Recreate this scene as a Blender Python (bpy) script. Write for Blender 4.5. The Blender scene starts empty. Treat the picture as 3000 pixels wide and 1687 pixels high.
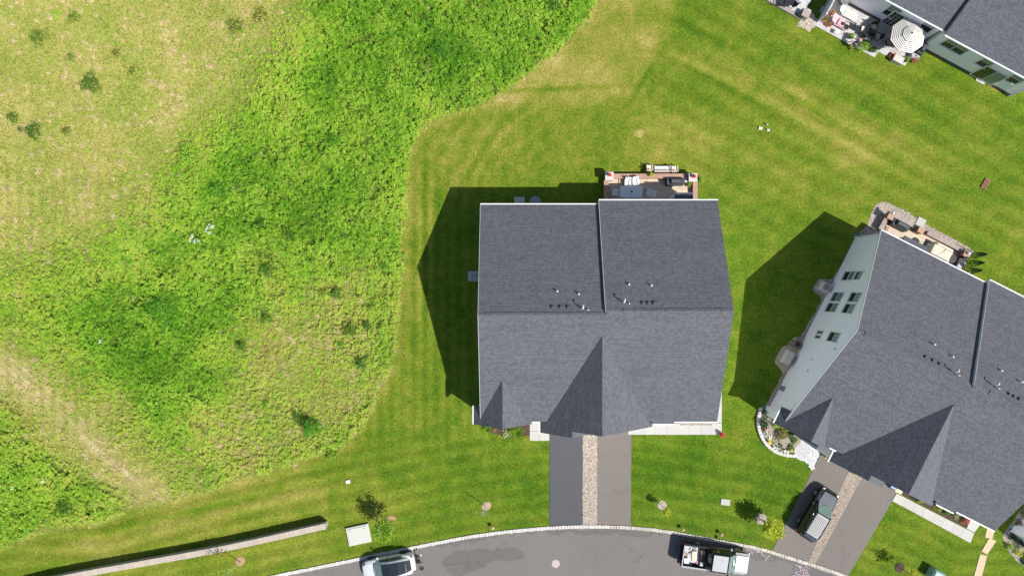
import bpy, bmesh, math, random
import numpy as np
from mathutils import Vector, Matrix
from mathutils.geometry import tessellate_polygon
random.seed(7); RNG = np.random.default_rng(11)
S, H = 33.0, 60.0                      # pixels of the photograph per metre of ground, flying height
def G(px, py, h=0.0):                  # point of the photograph at height h -> metres on the ground plan
    k = (1 - h/H)/S
    return ((px-1500)*k, (843.5-py)*k)
scene = bpy.context.scene
col = scene.collection
# ------------------------------------------------------------------ camera, sky, sun, exposure
cam = bpy.data.cameras.new('camera'); camo = bpy.data.objects.new('camera', cam); col.objects.link(camo)
camo.location = (0, 0, H); camo.rotation_euler = (0, 0, 0)
cam.sensor_width = 36; cam.lens = 36*H/(3000/S); cam.clip_end = 2000; cam.clip_start = 0.5
scene.camera = camo
SUN_EL = math.radians(49); SUN_DIR = Vector((0.717, -0.484, 1.0)).normalized()
world = bpy.data.worlds.new('World'); scene.world = world; world.use_nodes = True
wn = world.node_tree; bg = wn.nodes['Background']
sky = wn.nodes.new('ShaderNodeTexSky'); sky.sky_type = 'NISHITA'; sky.sun_disc = False
sky.sun_elevation = SUN_EL; sky.sun_rotation = math.atan2(SUN_DIR.x, SUN_DIR.y)
wn.links.new(sky.outputs[0], bg.inputs[0]); bg.inputs[1].default_value = 0.082
sl = bpy.data.lights.new('sun', 'SUN'); so = bpy.data.objects.new('sun', sl); col.objects.link(so)
sl.energy = 4.4; sl.angle = math.radians(0.5); sl.color = (1.0, 0.965, 0.90)
so.rotation_euler = SUN_DIR.to_track_quat('Z', 'Y').to_euler(); so.location = (30, -20, 60)
scene.view_settings.view_transform = 'Standard'; scene.view_settings.look = 'None'
scene.view_settings.exposure = 0.37; scene.view_settings.gamma = 1.0
scene.cycles.max_bounces = 6; scene.cycles.diffuse_bounces = 3; scene.cycles.transparent_max_bounces = 4
# ------------------------------------------------------------------ materials
def hexc(r, g, b):                     # sRGB 0-255 -> linear
    f = lambda c: (c/255/12.92) if c/255 <= 0.04045 else ((c/255+0.055)/1.055)**2.4
    return (f(r), f(g), f(b), 1)
class NT:
    def __init__(s, name):
        s.m = bpy.data.materials.new(name); s.m.use_nodes = True; s.t = s.m.node_tree
        s.b = s.t.nodes['Principled BSDF']
    def n(s, typ, **kw):
        nd = s.t.nodes.new('ShaderNode'+typ)
        for k, v in kw.items():
            if k.startswith('i_'):
                key = k[2:]; nd.inputs[int(key) if key.isdigit() else key].default_value = v
            else: setattr(nd, k, v)
        return nd
    def l(s, a, b): s.t.links.new(a, b)
    def mix(s, fac, a, b, blend='MIX'):
        nd = s.t.nodes.new('ShaderNodeMix'); nd.data_type = 'RGBA'; nd.blend_type = blend
        for sock, v in ((nd.inputs[0], fac), (nd.inputs[6], a), (nd.inputs[7], b)):
            if isinstance(v, bpy.types.NodeSocket): s.l(v, sock)
            else: sock.default_value = v
        return nd.outputs[2]
    def math(s, op, a, b=0.0, c=0.0, clamp=False):
        nd = s.t.nodes.new('ShaderNodeMath'); nd.operation = op; nd.use_clamp = clamp
        for i, v in enumerate((a, b, c)):
            if isinstance(v, bpy.types.NodeSocket): s.l(v, nd.inputs[i])
            else: nd.inputs[i].default_value = v
        return nd.outputs[0]
    def noise(s, scale, detail=4, rough=0.55, vec=None, dist=0.0):
        nd = s.n('TexNoise'); nd.inputs['Scale'].default_value = scale; nd.inputs['Detail'].default_value = detail
        nd.inputs['Roughness'].default_value = rough; nd.inputs['Distortion'].default_value = dist
        if vec is not None: s.l(vec, nd.inputs['Vector'])
        return nd.outputs[0]
    def obj(s): return s.n('TexCoord').outputs['Object']
    def geo(s): return s.n('NewGeometry').outputs['Position']
    def attr(s, name): return s.n('Attribute', attribute_name=name).outputs['Fac']
    def ramp(s, fac, stops):
        nd = s.n('ValToRGB'); e = nd.color_ramp.elements
        while len(e) > 1: e.remove(e[-1])
        e[0].position, e[0].color = stops[0]
        for p, c in stops[1:]: q = e.new(p); q.color = c
        s.l(fac, nd.inputs[0]); return nd.outputs[0]
    def col(s, v):
        if isinstance(v, bpy.types.NodeSocket): s.l(v, s.b.inputs['Base Color'])
        else: s.b.inputs['Base Color'].default_value = v
    def set(s, **kw):
        for k, v in kw.items():
            sock = s.b.inputs[k.replace('_', ' ')]
            if isinstance(v, bpy.types.NodeSocket): s.l(v, sock)
            else: sock.default_value = v
        return s
    def bump(s, h, strength=0.5, dist=0.02):
        nd = s.n('Bump'); nd.inputs['Strength'].default_value = strength; nd.inputs['Distance'].default_value = dist
        s.l(h, nd.inputs['Height']); s.l(nd.outputs[0], s.b.inputs['Normal'])
M = {}
def plain(name, c, rough=0.6, metal=0.0, var=0.12, scale=6.0, bump=0.0, coat=0.0, rnd=0.0, spec=0.5):
    t = NT(name); p = t.geo()
    f = t.noise(scale, 5, 0.6, p)
    lo = tuple(x*(1-var) for x in c[:3])+(1,); hi = tuple(min(1, x*(1+var)) for x in c[:3])+(1,)
    o = t.mix(f, lo, hi)
    if rnd:
        r = t.n('ObjectInfo').outputs['Random']
        k = t.math('MULTIPLY_ADD', r, 2*rnd, 1-rnd)
        cc = t.n('CombineColor'); [t.l(k, cc.inputs[i]) for i in range(3)]
        o = t.mix(1.0, o, cc.outputs[0], 'MULTIPLY')
    t.col(o); t.set(Roughness=rough, Metallic=metal, Coat_Weight=coat)
    t.b.inputs['Specular IOR Level'].default_value = spec
    if bump: t.bump(f, bump, 0.02)
    M[name] = t.m; return t.m
plain('white_trim', (.72,.72,.73,1), .5, var=.04)
plain('concrete', (.50,.485,.455,1), .85, var=.08, scale=3, bump=.1, rnd=.04)
plain('grey_concrete', (.42,.42,.41,1), .85, var=.12, scale=4, bump=.1, rnd=.06)
plain('asphalt_dark', (.115,.117,.128,1), .85, var=.12, scale=1.1, bump=.2)
plain('mulch', (.085,.05,.035,1), .95, var=.5, scale=30, bump=.8)
plain('tan_mulch', (.42,.27,.15,1), .95, var=.3, scale=25, bump=.6)
plain('black_paint', (.012,.012,.014,1), .18, coat=.6, var=.05)
plain('rubber', (.02,.02,.022,1), .8)
plain('rim', (.55,.55,.56,1), .3, metal=.8)
plain('glass_dark', (.02,.025,.03,1), .06, var=.1, spec=.8)
plain('glass_green', (.16,.24,.21,1), .15, var=.25, scale=2, spec=.8)
plain('white_paint', (.68,.69,.71,1), .25, coat=.5, var=.03)
plain('suv_roof_sheen', (.075,.085,.11,1), .35, var=.35, scale=2.5, coat=.3)  # black car roof lightened in its colour to imitate reflected sky
plain('glare_paint', (.33,.34,.37,1), .35, metal=.0, coat=.3, var=.04, scale=1.0)  # bright sky glare on the black pickup's upper panels, painted in as pale colour
plain('slate_sheen_paint', (.055,.066,.09,1), .3, metal=.0, coat=.4, var=.25, scale=1.5)  # slate tone paints reflected sky onto the black car's panels; also on pickup bumper
plain('chrome', (.8,.8,.8,1), .2, metal=1)
plain('red_light', (.45,.02,.02,1), .2)
plain('bark', (.16,.12,.085,1), .9, var=.3, scale=20, bump=.5)
plain('pale_bark', (.48,.47,.38,1), .9, var=.2, scale=20)
plain('black_metal', (.025,.025,.028,1), .45)
plain('grey_metal', (.28,.29,.31,1), .45, metal=.3)
plain('cushion', (.72,.66,.56,1), .9, var=.08)
plain('cream_plastic', (.80,.77,.68,1), .5, var=.05)
plain('pink_cloth', (.66,.40,.44,1), .9, var=.15)
plain('cover_black', (.05,.053,.06,1), .6, var=.3, scale=4, bump=.3)
plain('cover_beige', (.66,.60,.49,1), .85, var=.12, scale=4, bump=.6)
plain('wall_cap', (.44,.27,.20,1), .85, var=.12, scale=8, rnd=.08)
plain('wall_cap_grey', (.36,.30,.27,1), .85, var=.10, scale=8, rnd=.06)
plain('wall_stone', (.24,.16,.12,1), .9, var=.25, scale=8, bump=.4)
plain('pillar_cap', (.58,.55,.51,1), .85, var=.07)
plain('cream_paver', (.62,.50,.38,1), .85, var=.10, scale=5, rnd=.10)
plain('stamped_concrete', (.52,.49,.48,1), .75, var=.28, scale=2.5, bump=.3, rnd=.08)
plain('light_paver', (.56,.56,.56,1), .8, var=.12, scale=5, rnd=.08)
plain('red_pot', (.35,.03,.03,1), .5)
plain('terracotta', (.55,.14,.05,1), .7)
plain('copper', (.55,.36,.24,1), .45, metal=.3)
plain('blue_plastic', (.02,.10,.36,1), .4)
plain('yellow_plastic', (.83,.73,.30,1), .45)
plain('teal_metal', (.10,.24,.23,1), .5)
plain('green_box', (.25,.42,.36,1), .5)
plain('manhole', (.50,.41,.39,1), .8, var=.08)
plain('plank', (.58,.46,.31,1), .85, var=.12, scale=6)
plain('red_wood', (.36,.15,.11,1), .85, var=.2, scale=10)
plain('kerb_pale', (.60,.57,.53,1), .85, var=.10, scale=7, rnd=.06)
plain('box_lid', (.56,.56,.50,1), .7, var=.04)
plain('vent_dark', (.07,.07,.08,1), .7)
plain('kerb_stone', (.52,.48,.41,1), .85, var=.16, scale=7, rnd=.16)
plain('edge_stone', (.62,.60,.57,1), .85, var=.15, scale=8, rnd=.12)
plain('block_wall', (.48,.41,.34,1), .88, var=.12, scale=6, rnd=.07, bump=.2)
plain('cream_box', (.66,.61,.52,1), .6, var=.04)
plain('skin', (.50,.29,.20,1), .6)
plain('navy_cloth', (.035,.045,.085,1), .9)
plain('tan_cloth', (.30,.22,.15,1), .9)
plain('hair', (.05,.04,.035,1), .8)
plain('grey_plastic', (.46,.46,.47,1), .5)
plain('cardboard', (.50,.28,.17,1), .85)
plain('soil', (.42,.32,.22,1), .95, var=.25, scale=8)
plain('petal', (.72,.60,.62,1), .9, var=.25, scale=15)
plain('flower_white', (.82,.80,.76,1), .8)
plain('flower_yellow', (.72,.56,.05,1), .8)
plain('flower_red', (.55,.05,.06,1), .8)
plain('dirt_dark', (.10,.09,.075,1), .95, var=.3, scale=12)

def asphalt(name, c, warm):
    t = NT(name); p = t.geo()
    big = t.noise(.16, 3, .6, p); mid = t.noise(1.4, 4, .6, p); fine = t.noise(16, 3, .7, p)
    a = t.mix(big, tuple(x*.84 for x in c[:3])+(1,), tuple(x*w for x, w in zip(c[:3], warm))+(1,))
    a = t.mix(t.math('MULTIPLY', mid, .55), a, tuple(x*.78 for x in c[:3])+(1,))
    sp = t.ramp(fine, [(.30, (.74,.74,.74,1)), (.5, (1,1,1,1)), (.72, (1.24,1.23,1.21,1))])
    vo = t.n('TexVoronoi'); vo.feature = 'DISTANCE_TO_EDGE'; vo.inputs['Scale'].default_value = .30
    wv = t.n('VectorMath'); wv.operation = 'ADD'; t.l(p, wv.inputs[0]); nn_ = t.n('TexNoise'); nn_.inputs['Scale'].default_value = 1.3; t.l(p, nn_.inputs['Vector'])
    sc2 = t.n('VectorMath'); sc2.operation = 'SCALE'; sc2.inputs['Scale'].default_value = 1.6; t.l(nn_.outputs['Color'], sc2.inputs[0]); t.l(sc2.outputs[0], wv.inputs[1]); t.l(wv.outputs[0], vo.inputs['Vector'])
    ck = t.math('MULTIPLY', t.math('LESS_THAN', vo.outputs['Distance'], .006), t.ramp(t.noise(.35, 3, .6, p), [(.50,(0,0,0,1)),(.6,(1,1,1,1))]))
    a = t.mix(t.math('MULTIPLY', ck, .45), a, tuple(x*.35 for x in c[:3])+(1,))
    t.col(t.mix(.8, a, sp, 'MULTIPLY')); t.set(Roughness=.9); t.bump(fine, .35, .01); M[name] = t.m
asphalt('road', (.190,.176,.172,1), (1.18,1.13,1.04))
asphalt('drive_tan', (.206,.182,.167,1), (1.12,1.1,1.06))
asphalt('drive_grey', (.097,.099,.110,1), (1.1,1.1,1.08))
asphalt('road_wet', (.150,.143,.138,1), (1.15,1.12,1.05))

def shingles():
    t = NT('shingles'); uv = t.n('UVMap'); v = uv.outputs[0]
    br = t.n('TexBrick'); t.l(v, br.inputs['Vector'])
    br.offset = .5; br.inputs['Scale'].default_value = 1.0
    br.inputs['Brick Width'].default_value = .19; br.inputs['Row Height'].default_value = .14
    br.inputs['Mortar Size'].default_value = .013; br.inputs['Mortar Smooth'].default_value = .3
    br.inputs['Color1'].default_value = (.090,.095,.112,1); br.inputs['Color2'].default_value = (.146,.152,.174,1)
    br.inputs['Mortar'].default_value = (.058,.060,.069,1); br.inputs['Bias'].default_value = .1
    big = t.noise(.35, 4, .6, v, .6)
    st = t.n('Mapping'); st.inputs['Scale'].default_value = (.14, 6.0, 1); t.l(v, st.inputs[0])
    streak = t.noise(1.0, 3, .6, st.outputs[0])
    gr = t.noise(14, 3, .7, v)
    f = t.ramp(big, [(.3, (.94,.94,.95,1)), (.7, (1.05,1.05,1.04,1))])
    f2 = t.ramp(streak, [(.32, (.90,.90,.90,1)), (.68, (1.08,1.08,1.08,1))])
    f3 = t.ramp(gr, [(.25, (.78,.78,.78,1)), (.75, (1.18,1.18,1.18,1))])
    c = t.mix(1, br.outputs['Color'], f, 'MULTIPLY'); c = t.mix(1, c, f2, 'MULTIPLY'); c = t.mix(1, c, f3, 'MULTIPLY')
    t.col(c); t.set(Roughness=.92); t.bump(br.outputs['Fac'], -.5, .012); M['shingles'] = t.m
shingles()
def siding():
    t = NT('siding'); p = t.geo(); sx = t.n('SeparateXYZ'); t.l(p, sx.inputs[0])
    z = t.math('FRACT', t.math('MULTIPLY', sx.outputs[2], 7.0))
    c = t.mix(t.noise(1.2, 4, .6, p), (.90,.90,.97,1), (.95,.95,1.0,1))
    c = t.mix(t.math('GREATER_THAN', z, .9), c, (.60,.62,.65,1))
    t.col(c); t.set(Roughness=.6); t.bump(z, .4, .015); M['siding'] = t.m
siding()
def leafmat(name, stops, trans=.35, zone=None):
    """leaf colour by each leaf's own random number, drifting slowly from patch to patch"""
    t = NT(name); r = t.attr('rnd'); p = t.geo()
    big = t.noise(.22, 4, .6, p)
    f = t.math('ADD', t.math('MULTIPLY', r, .75), t.math('MULTIPLY', t.math('SUBTRACT', big, .5), 1.0))
    if zone: f = t.math('ADD', f, t.math('MULTIPLY', t.math('SUBTRACT', t.attr('zone'), .5), zone))
    c = t.ramp(f, stops)
    t.col(c); t.set(Roughness=.55); t.b.inputs['Specular IOR Level'].default_value = .25
    tr = t.n('BsdfTranslucent'); t.l(c, tr.inputs[0])
    ms = t.n('MixShader'); ms.inputs[0].default_value = trans
    out = t.t.nodes['Material Output']; t.l(t.b.outputs[0], ms.inputs[1]); t.l(tr.outputs[0], ms.inputs[2]); t.l(ms.outputs[0], out.inputs[0])
    M[name] = t.m
leafmat('scrub_leaf', [(0,(.11,.31,.014,1)),(.22,(.27,.54,.035,1)),(.5,(.48,.68,.075,1)),(.74,(.62,.66,.12,1)),(.9,(.60,.48,.20,1)),(1,(.42,.25,.13,1))], .42, .5)
leafmat('meadow_blade', [(0,(.20,.32,.045,1)),(.3,(.36,.42,.075,1)),(.58,(.52,.47,.13,1)),(.82,(.64,.50,.23,1)),(1,(.76,.58,.38,1))], .3, .6)
leafmat('shrub_leaf', [(0,(.05,.13,.012,1)),(.5,(.12,.25,.025,1)),(1,(.24,.36,.05,1))], .35)
leafmat('tree_leaf', [(0,(.17,.34,.03,1)),(.5,(.32,.50,.05,1)),(1,(.50,.62,.10,1))], .42)
leafmat('lime_leaf', [(0,(.38,.48,.03,1)),(.5,(.58,.64,.06,1)),(1,(.74,.72,.13,1))], .42)
leafmat('fresh_leaf', [(0,(.06,.20,.012,1)),(.5,(.13,.38,.022,1)),(1,(.26,.52,.06,1))], .4)
leafmat('dark_leaf', [(0,(.012,.045,.012,1)),(.5,(.025,.08,.02,1)),(1,(.05,.12,.03,1))], .15)
leafmat('olive_leaf', [(0,(.09,.11,.015,1)),(.5,(.17,.19,.025,1)),(1,(.34,.20,.06,1))], .3)
leafmat('pale_leaf', [(0,(.20,.30,.10,1)),(.5,(.36,.42,.18,1)),(1,(.62,.60,.38,1))], .3)
leafmat('dry_leaf', [(0,(.20,.10,.05,1)),(.5,(.40,.22,.10,1)),(1,(.55,.38,.2,1))], .3)
def gravelmat(name, stops):
    t = NT(name); r = t.attr('rnd'); t.col(t.ramp(r, stops)); t.set(Roughness=.85); M[name] = t.m
gravelmat('pebble_light', [(0,(.16,.13,.11,1)),(.25,(.46,.40,.34,1)),(.5,(.66,.60,.53,1)),(.72,(.58,.44,.32,1)),(1,(.80,.77,.72,1))])
gravelmat('pebble_tan', [(0,(.18,.15,.12,1)),(.3,(.48,.41,.34,1)),(.6,(.64,.56,.48,1)),(.85,(.56,.42,.33,1)),(1,(.78,.74,.69,1))])
gravelmat('litter_mix', [(0,(.05,.04,.05,1)),(.3,(.30,.24,.25,1)),(.6,(.62,.52,.54,1)),(1,(.85,.78,.80,1))])
def umbrella_mat():
    t = NT('umbrella_stripe'); uv = t.n('UVMap'); sx = t.n('SeparateXYZ'); t.l(uv.outputs[0], sx.inputs[0])
    f = t.math('FRACT', t.math('MULTIPLY', sx.outputs[1], 11.0))
    c = t.mix(t.math('GREATER_THAN', f, .66), (.80,.77,.72,1), (.07,.06,.055,1))
    t.col(c); t.set(Roughness=.9); M['umbrella_stripe'] = t.m
umbrella_mat()
def ground_mat():
    t = NT('ground'); p = t.geo()
    dry = t.attr('dry'); stripe = t.attr('stripe'); field = t.attr('field'); scrub = t.attr('scrub'); lush = t.attr('lush'); path = t.attr('path')
    n0 = t.noise(.28, 4, .6, p); n1 = t.noise(1.1, 4, .6, p, .3); n2 = t.noise(4.2, 5, .72, p, .3); n3 = t.noise(11, 4, .75, p)
    k = t.math('ADD', dry, t.math('MULTIPLY', t.math('SUBTRACT', n1, .5), .55))
    k = t.math('ADD', k, t.math('MULTIPLY', t.math('SUBTRACT', n0, .5), .65))
    k = t.math('ADD', k, t.math('MULTIPLY', t.math('SUBTRACT', n2, .5), 1.1))
    k = t.math('ADD', k, t.math('MULTIPLY', t.math('SUBTRACT', n3, .5), .9), clamp=True)
    lawn = t.ramp(k, [(0,(.042,.106,.006,1)),(.22,(.082,.160,.010,1)),(.45,(.156,.205,.018,1)),(.7,(.272,.256,.050,1)),(1,(.44,.355,.14,1))])
    lawn = t.mix(t.math('MULTIPLY', lush, .6), lawn, (.040,.125,.010,1))
    km = t.math('ADD', t.math('ADD', t.math('MULTIPLY', n1, .45), t.math('MULTIPLY', n2, .45)), t.math('MULTIPLY', t.math('SUBTRACT', n0, .42), .55), clamp=True)
    vr = t.n('VectorRotate', rotation_type='Z_AXIS'); vr.inputs['Angle'].default_value = .73; t.l(p, vr.inputs['Vector'])
    mp = t.n('Mapping'); mp.inputs['Scale'].default_value = (.22,1.5,1); t.l(vr.outputs[0], mp.inputs[0])
    stq = t.ramp(t.noise(.9, 4, .65, mp.outputs[0]), [(.50,(0,0,0,1)),(.66,(1,1,1,1))])
    km = t.math('ADD', km, t.math('MULTIPLY', t.math('MULTIPLY', path, stq), .45), clamp=True)
    km = t.math('SUBTRACT', km, t.math('MULTIPLY', path, .10), clamp=True)
    mead = t.ramp(km, [(.25,(.17,.26,.035,1)),(.48,(.34,.36,.085,1)),(.70,(.50,.42,.17,1)),(.95,(.66,.52,.36,1))])
    mead = t.mix(t.math('MULTIPLY', path, .62), mead, (.37,.29,.14,1))
    mead = t.mix(t.math('MULTIPLY', t.math('MULTIPLY', path, stq), .6), mead, (.60,.50,.34,1))
    mead = t.mix(scrub, mead, (.085,.14,.018,1))
    c = t.mix(field, lawn, mead)
    sv = t.n('CombineColor'); [t.l(t.math('MULTIPLY_ADD', stripe, .13, 1.0), sv.inputs[i]) for i in range(3)]
    c = t.mix(1, c, sv.outputs[0], 'MULTIPLY')
    g = t.ramp(n3, [(.28,(.48,.52,.45,1)),(.5,(1,1,1,1)),(.72,(1.55,1.48,1.4,1))])
    c = t.mix(.85, c, g, 'MULTIPLY')
    t.col(c); t.set(Roughness=.95); t.b.inputs['Specular IOR Level'].default_value = .1
    hh = t.math('ADD', n3, t.math('MULTIPLY', n2, .6)); t.bump(hh, .8, .05); M['ground'] = t.m
ground_mat()
# ------------------------------------------------------------------ mesh helpers
class MB:
    def __init__(s): s.v = []; s.f = []
    def add(s, vs, fs):
        o = len(s.v); s.v += [tuple(p) for p in vs]; s.f += [tuple(i+o for i in f) for f in fs]; return s
    def box(s, c, d, rz=0.0, top=1.0):
        cx, cy, cz = c; x, y, z = d[0]/2, d[1]/2, d[2]/2; ca, sa = math.cos(rz), math.sin(rz); vs = []
        for kz in (-1, 1):
            q = top if kz > 0 else 1.0
            for kx, ky in ((-1,-1),(1,-1),(1,1),(-1,1)):
                a, b = kx*x*q, ky*y*q; vs.append((cx+a*ca-b*sa, cy+a*sa+b*ca, cz+kz*z))
        return s.add(vs, [(3,2,1,0),(4,5,6,7),(0,1,5,4),(1,2,6,5),(2,3,7,6),(3,0,4,7)])
    def prism(s, poly, z0, z1):
        n = len(poly)
        if sum(poly[i][0]*poly[(i+1)%n][1]-poly[(i+1)%n][0]*poly[i][1] for i in range(n)) < 0: poly = poly[::-1]
        vs = [(p[0],p[1],z0) for p in poly]+[(p[0],p[1],z1) for p in poly]
        return s.add(vs, [tuple(range(n-1,-1,-1)), tuple(range(n,2*n))]+[(i,(i+1)%n,(i+1)%n+n,i+n) for i in range(n)])
    def sheet(s, poly, z):
        n = len(poly)
        if sum(poly[i][0]*poly[(i+1)%n][1]-poly[(i+1)%n][0]*poly[i][1] for i in range(n)) < 0: poly = poly[::-1]
        return s.add([(p[0],p[1],z) for p in poly], [tuple(range(n))])
    def slab(s, pts, th):                # sloped polygon with thickness straight down
        n = len(pts)
        vs = list(pts)+[(p[0],p[1],p[2]-th) for p in pts]
        a = sum(pts[i][0]*pts[(i+1)%n][1]-pts[(i+1)%n][0]*pts[i][1] for i in range(n))
        fs = [tuple(range(n)), tuple(range(2*n-1,n-1,-1))]+[((i+1)%n,i,i+n,(i+1)%n+n) for i in range(n)]
        if a < 0: fs = [f[::-1] for f in fs]
        return s.add(vs, fs)
    def tube(s, path, r, seg=6, r2=None):
        P = [Vector(p) for p in path]; n = len(P); r2 = r if r2 is None else r2; rings = []
        for i, p in enumerate(P):
            d = (P[min(i+1,n-1)]-P[max(i-1,0)]).normalized(); u = d.orthogonal().normalized(); w = d.cross(u); rr = r+(r2-r)*i/(n-1)
            rings.append([p+(u*math.cos(2*math.pi*k/seg)+w*math.sin(2*math.pi*k/seg))*rr for k in range(seg)])
        vs = [v for R in rings for v in R]; fs = []
        for i in range(n-1):
            for k in range(seg): fs.append((i*seg+k, i*seg+(k+1)%seg, (i+1)*seg+(k+1)%seg, (i+1)*seg+k))
        fs += [tuple(range(seg-1,-1,-1)), tuple((n-1)*seg+k for k in range(seg))]
        return s.add(vs, fs)
    def lathe(s, c, prof, seg=16):       # prof: (r, z) from bottom to top
        n = len(prof); vs = []; fs = []
        for r, z in prof:
            for k in range(seg): a = 2*math.pi*k/seg; vs.append((c[0]+r*math.cos(a), c[1]+r*math.sin(a), c[2]+z))
        for i in range(n-1):
            for k in range(seg): fs.append((i*seg+k, i*seg+(k+1)%seg, (i+1)*seg+(k+1)%seg, (i+1)*seg+k))
        fs += [tuple(range(seg-1,-1,-1)), tuple((n-1)*seg+k for k in range(seg))]
        return s.add(vs, fs)
    def mesh(s, name, mat, uv=False, smooth=False):
        me = bpy.data.meshes.new(name); me.from_pydata(s.v, [], s.f); me.update()
        if mat: me.materials.append(M[mat] if isinstance(mat, str) else mat)
        if smooth: me.shade_smooth()
        if uv: slope_uv(me)
        return me
    def build(s, name, mat, parent=None, uv=False, smooth=False, bevel=0.0):
        o = bpy.data.objects.new(name, s.mesh(name, mat, uv, smooth)); col.objects.link(o)
        if parent: o.parent = parent
        if bevel:
            m = o.modifiers.new('bevel', 'BEVEL'); m.width = bevel; m.segments = 2; m.limit_method = 'ANGLE'
        return o
def slope_uv(me):
    lay = me.uv_layers.new(name='UVMap'); V = me.vertices
    for p in me.polygons:
        n = p.normal; h = Vector((n.x, n.y, 0))
        u = Vector((1,0,0)) if h.length < 1e-3 else Vector((-h.y, h.x, 0)).normalized()
        w = n.cross(u)
        for li in p.loop_indices:
            c = V[me.loops[li].vertex_index].co; lay.data[li].uv = (c.dot(u), c.dot(w))
def tag(o, label, cat, group=None):
    o['label'] = label; o['category'] = cat
    if group: o['group'] = group
    return o
def kind(o, k, label=None):
    o['kind'] = k
    if label: o['label'] = label
    return o
def thing(name, label, cat, loc=(0,0,0), rz=0.0, group=None):
    o = bpy.data.objects.new(name, None); col.objects.link(o); o.empty_display_size = .2
    o.location = loc; o.rotation_euler = (0,0,rz); return tag(o, label, cat, group)
def copy_tree(o, parent=None):
    c = o.copy(); col.objects.link(c); c.parent = parent
    for ch in list(o.children): copy_tree(ch, c)
    return c
def pxpoly(pts, h=0.0): return [G(x, y, h) for x, y in pts]
def spline(pts, step):
    P = [np.array(p, float) for p in pts]; out = []
    P = [2*P[0]-P[1]]+P+[2*P[-1]-P[-2]]
    for i in range(1, len(P)-2):
        a, b, c, d = P[i-1:i+3]; n = max(2, int(np.linalg.norm(c-b)/step))
        for k in range(n):
            t = k/n; out.append(.5*((2*b)+(-a+c)*t+(2*a-5*b+4*c-d)*t*t+(-a+3*b-3*c+d)*t**3))
    out.append(P[-2]); return np.array(out)
def resample(P, step):
    d = np.r_[0, np.cumsum(np.linalg.norm(np.diff(P, axis=0), axis=1))]; n = int(d[-1]/step)
    s = np.linspace(0, d[-1], n+1); return np.c_[np.interp(s, d, P[:,0]), np.interp(s, d, P[:,1])]
def inpoly(X, Y, poly):
    r = np.zeros(X.shape, bool); n = len(poly); j = n-1
    for i in range(n):
        xi, yi = poly[i]; xj, yj = poly[j]
        c = ((yi > Y) != (yj > Y)) & (X < (xj-xi)*(Y-yi)/((yj-yi) or 1e-9)+xi); r ^= c; j = i
    return r
def vnoise(X, Y, sc, seed):
    g = np.random.default_rng(seed).random((97, 97)); x = X/sc; y = Y/sc
    xi = np.floor(x).astype(int); yi = np.floor(y).astype(int); fx = x-xi; fy = y-yi
    fx = fx*fx*(3-2*fx); fy = fy*fy*(3-2*fy); a = lambda i, j: g[(yi+j)%97, (xi+i)%97]
    return (a(0,0)*(1-fx)+a(1,0)*fx)*(1-fy)+(a(0,1)*(1-fx)+a(1,1)*fx)*fy
def fbm(X, Y, sc, seed, o=3):
    r = 0; w = 0
    for k in range(o): r = r+vnoise(X, Y, sc/2**k, seed+k)*.5**k; w += .5**k
    return r/w
def leaves_mesh(name, P, L, W, mat, rnd=None, pitch=.6, lean=None, tri=False, zone=None):
    """one diamond (or blade) per row of P; L, W half sizes"""
    n = len(P); yaw = RNG.random(n)*2*np.pi; el = (RNG.random(n)-.5)*2*pitch; ro = (RNG.random(n)-.5)*2*pitch
    d = np.c_[np.cos(yaw)*np.cos(el), np.sin(yaw)*np.cos(el), np.sin(el)]
    if lean is not None: d = lean
    up = np.tile(np.array([[0,0,1.]]), (n,1)); s_ = np.cross(d, up); s_ /= np.linalg.norm(s_, axis=1)[:,None]+1e-9
    u2 = np.cross(s_, d); s_ = s_*np.cos(ro)[:,None]+u2*np.sin(ro)[:,None]
    L = np.broadcast_to(L, n)[:,None]; W = np.broadcast_to(W, n)[:,None]
    me = bpy.data.meshes.new(name)
    if tri:
        V = np.stack([P-s_*W, P+s_*W, P+d*2*L], 1).reshape(-1,3); k = 3
    else:
        V = np.stack([P-d*L, P+s_*W+d*L*.15, P+d*L, P-s_*W+d*L*.15], 1).reshape(-1,3); k = 4
    me.vertices.add(n*k); me.vertices.foreach_set('co', V.astype(np.float32).ravel())
    me.loops.add(n*k); me.loops.foreach_set('vertex_index', np.arange(n*k, dtype=np.int32))
    me.polygons.add(n); me.polygons.foreach_set('loop_start', np.arange(0, n*k, k, dtype=np.int32))
    me.update(calc_edges=True)
    at = me.attributes.new('rnd', 'FLOAT', 'FACE'); at.data.foreach_set('value', (RNG.random(n) if rnd is None else rnd).astype(np.float32))
    at = me.attributes.new('zone', 'FLOAT', 'FACE'); at.data.foreach_set('value', (np.full(n,.5) if zone is None else zone).astype(np.float32))
    me.materials.append(M[mat]); return me
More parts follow.
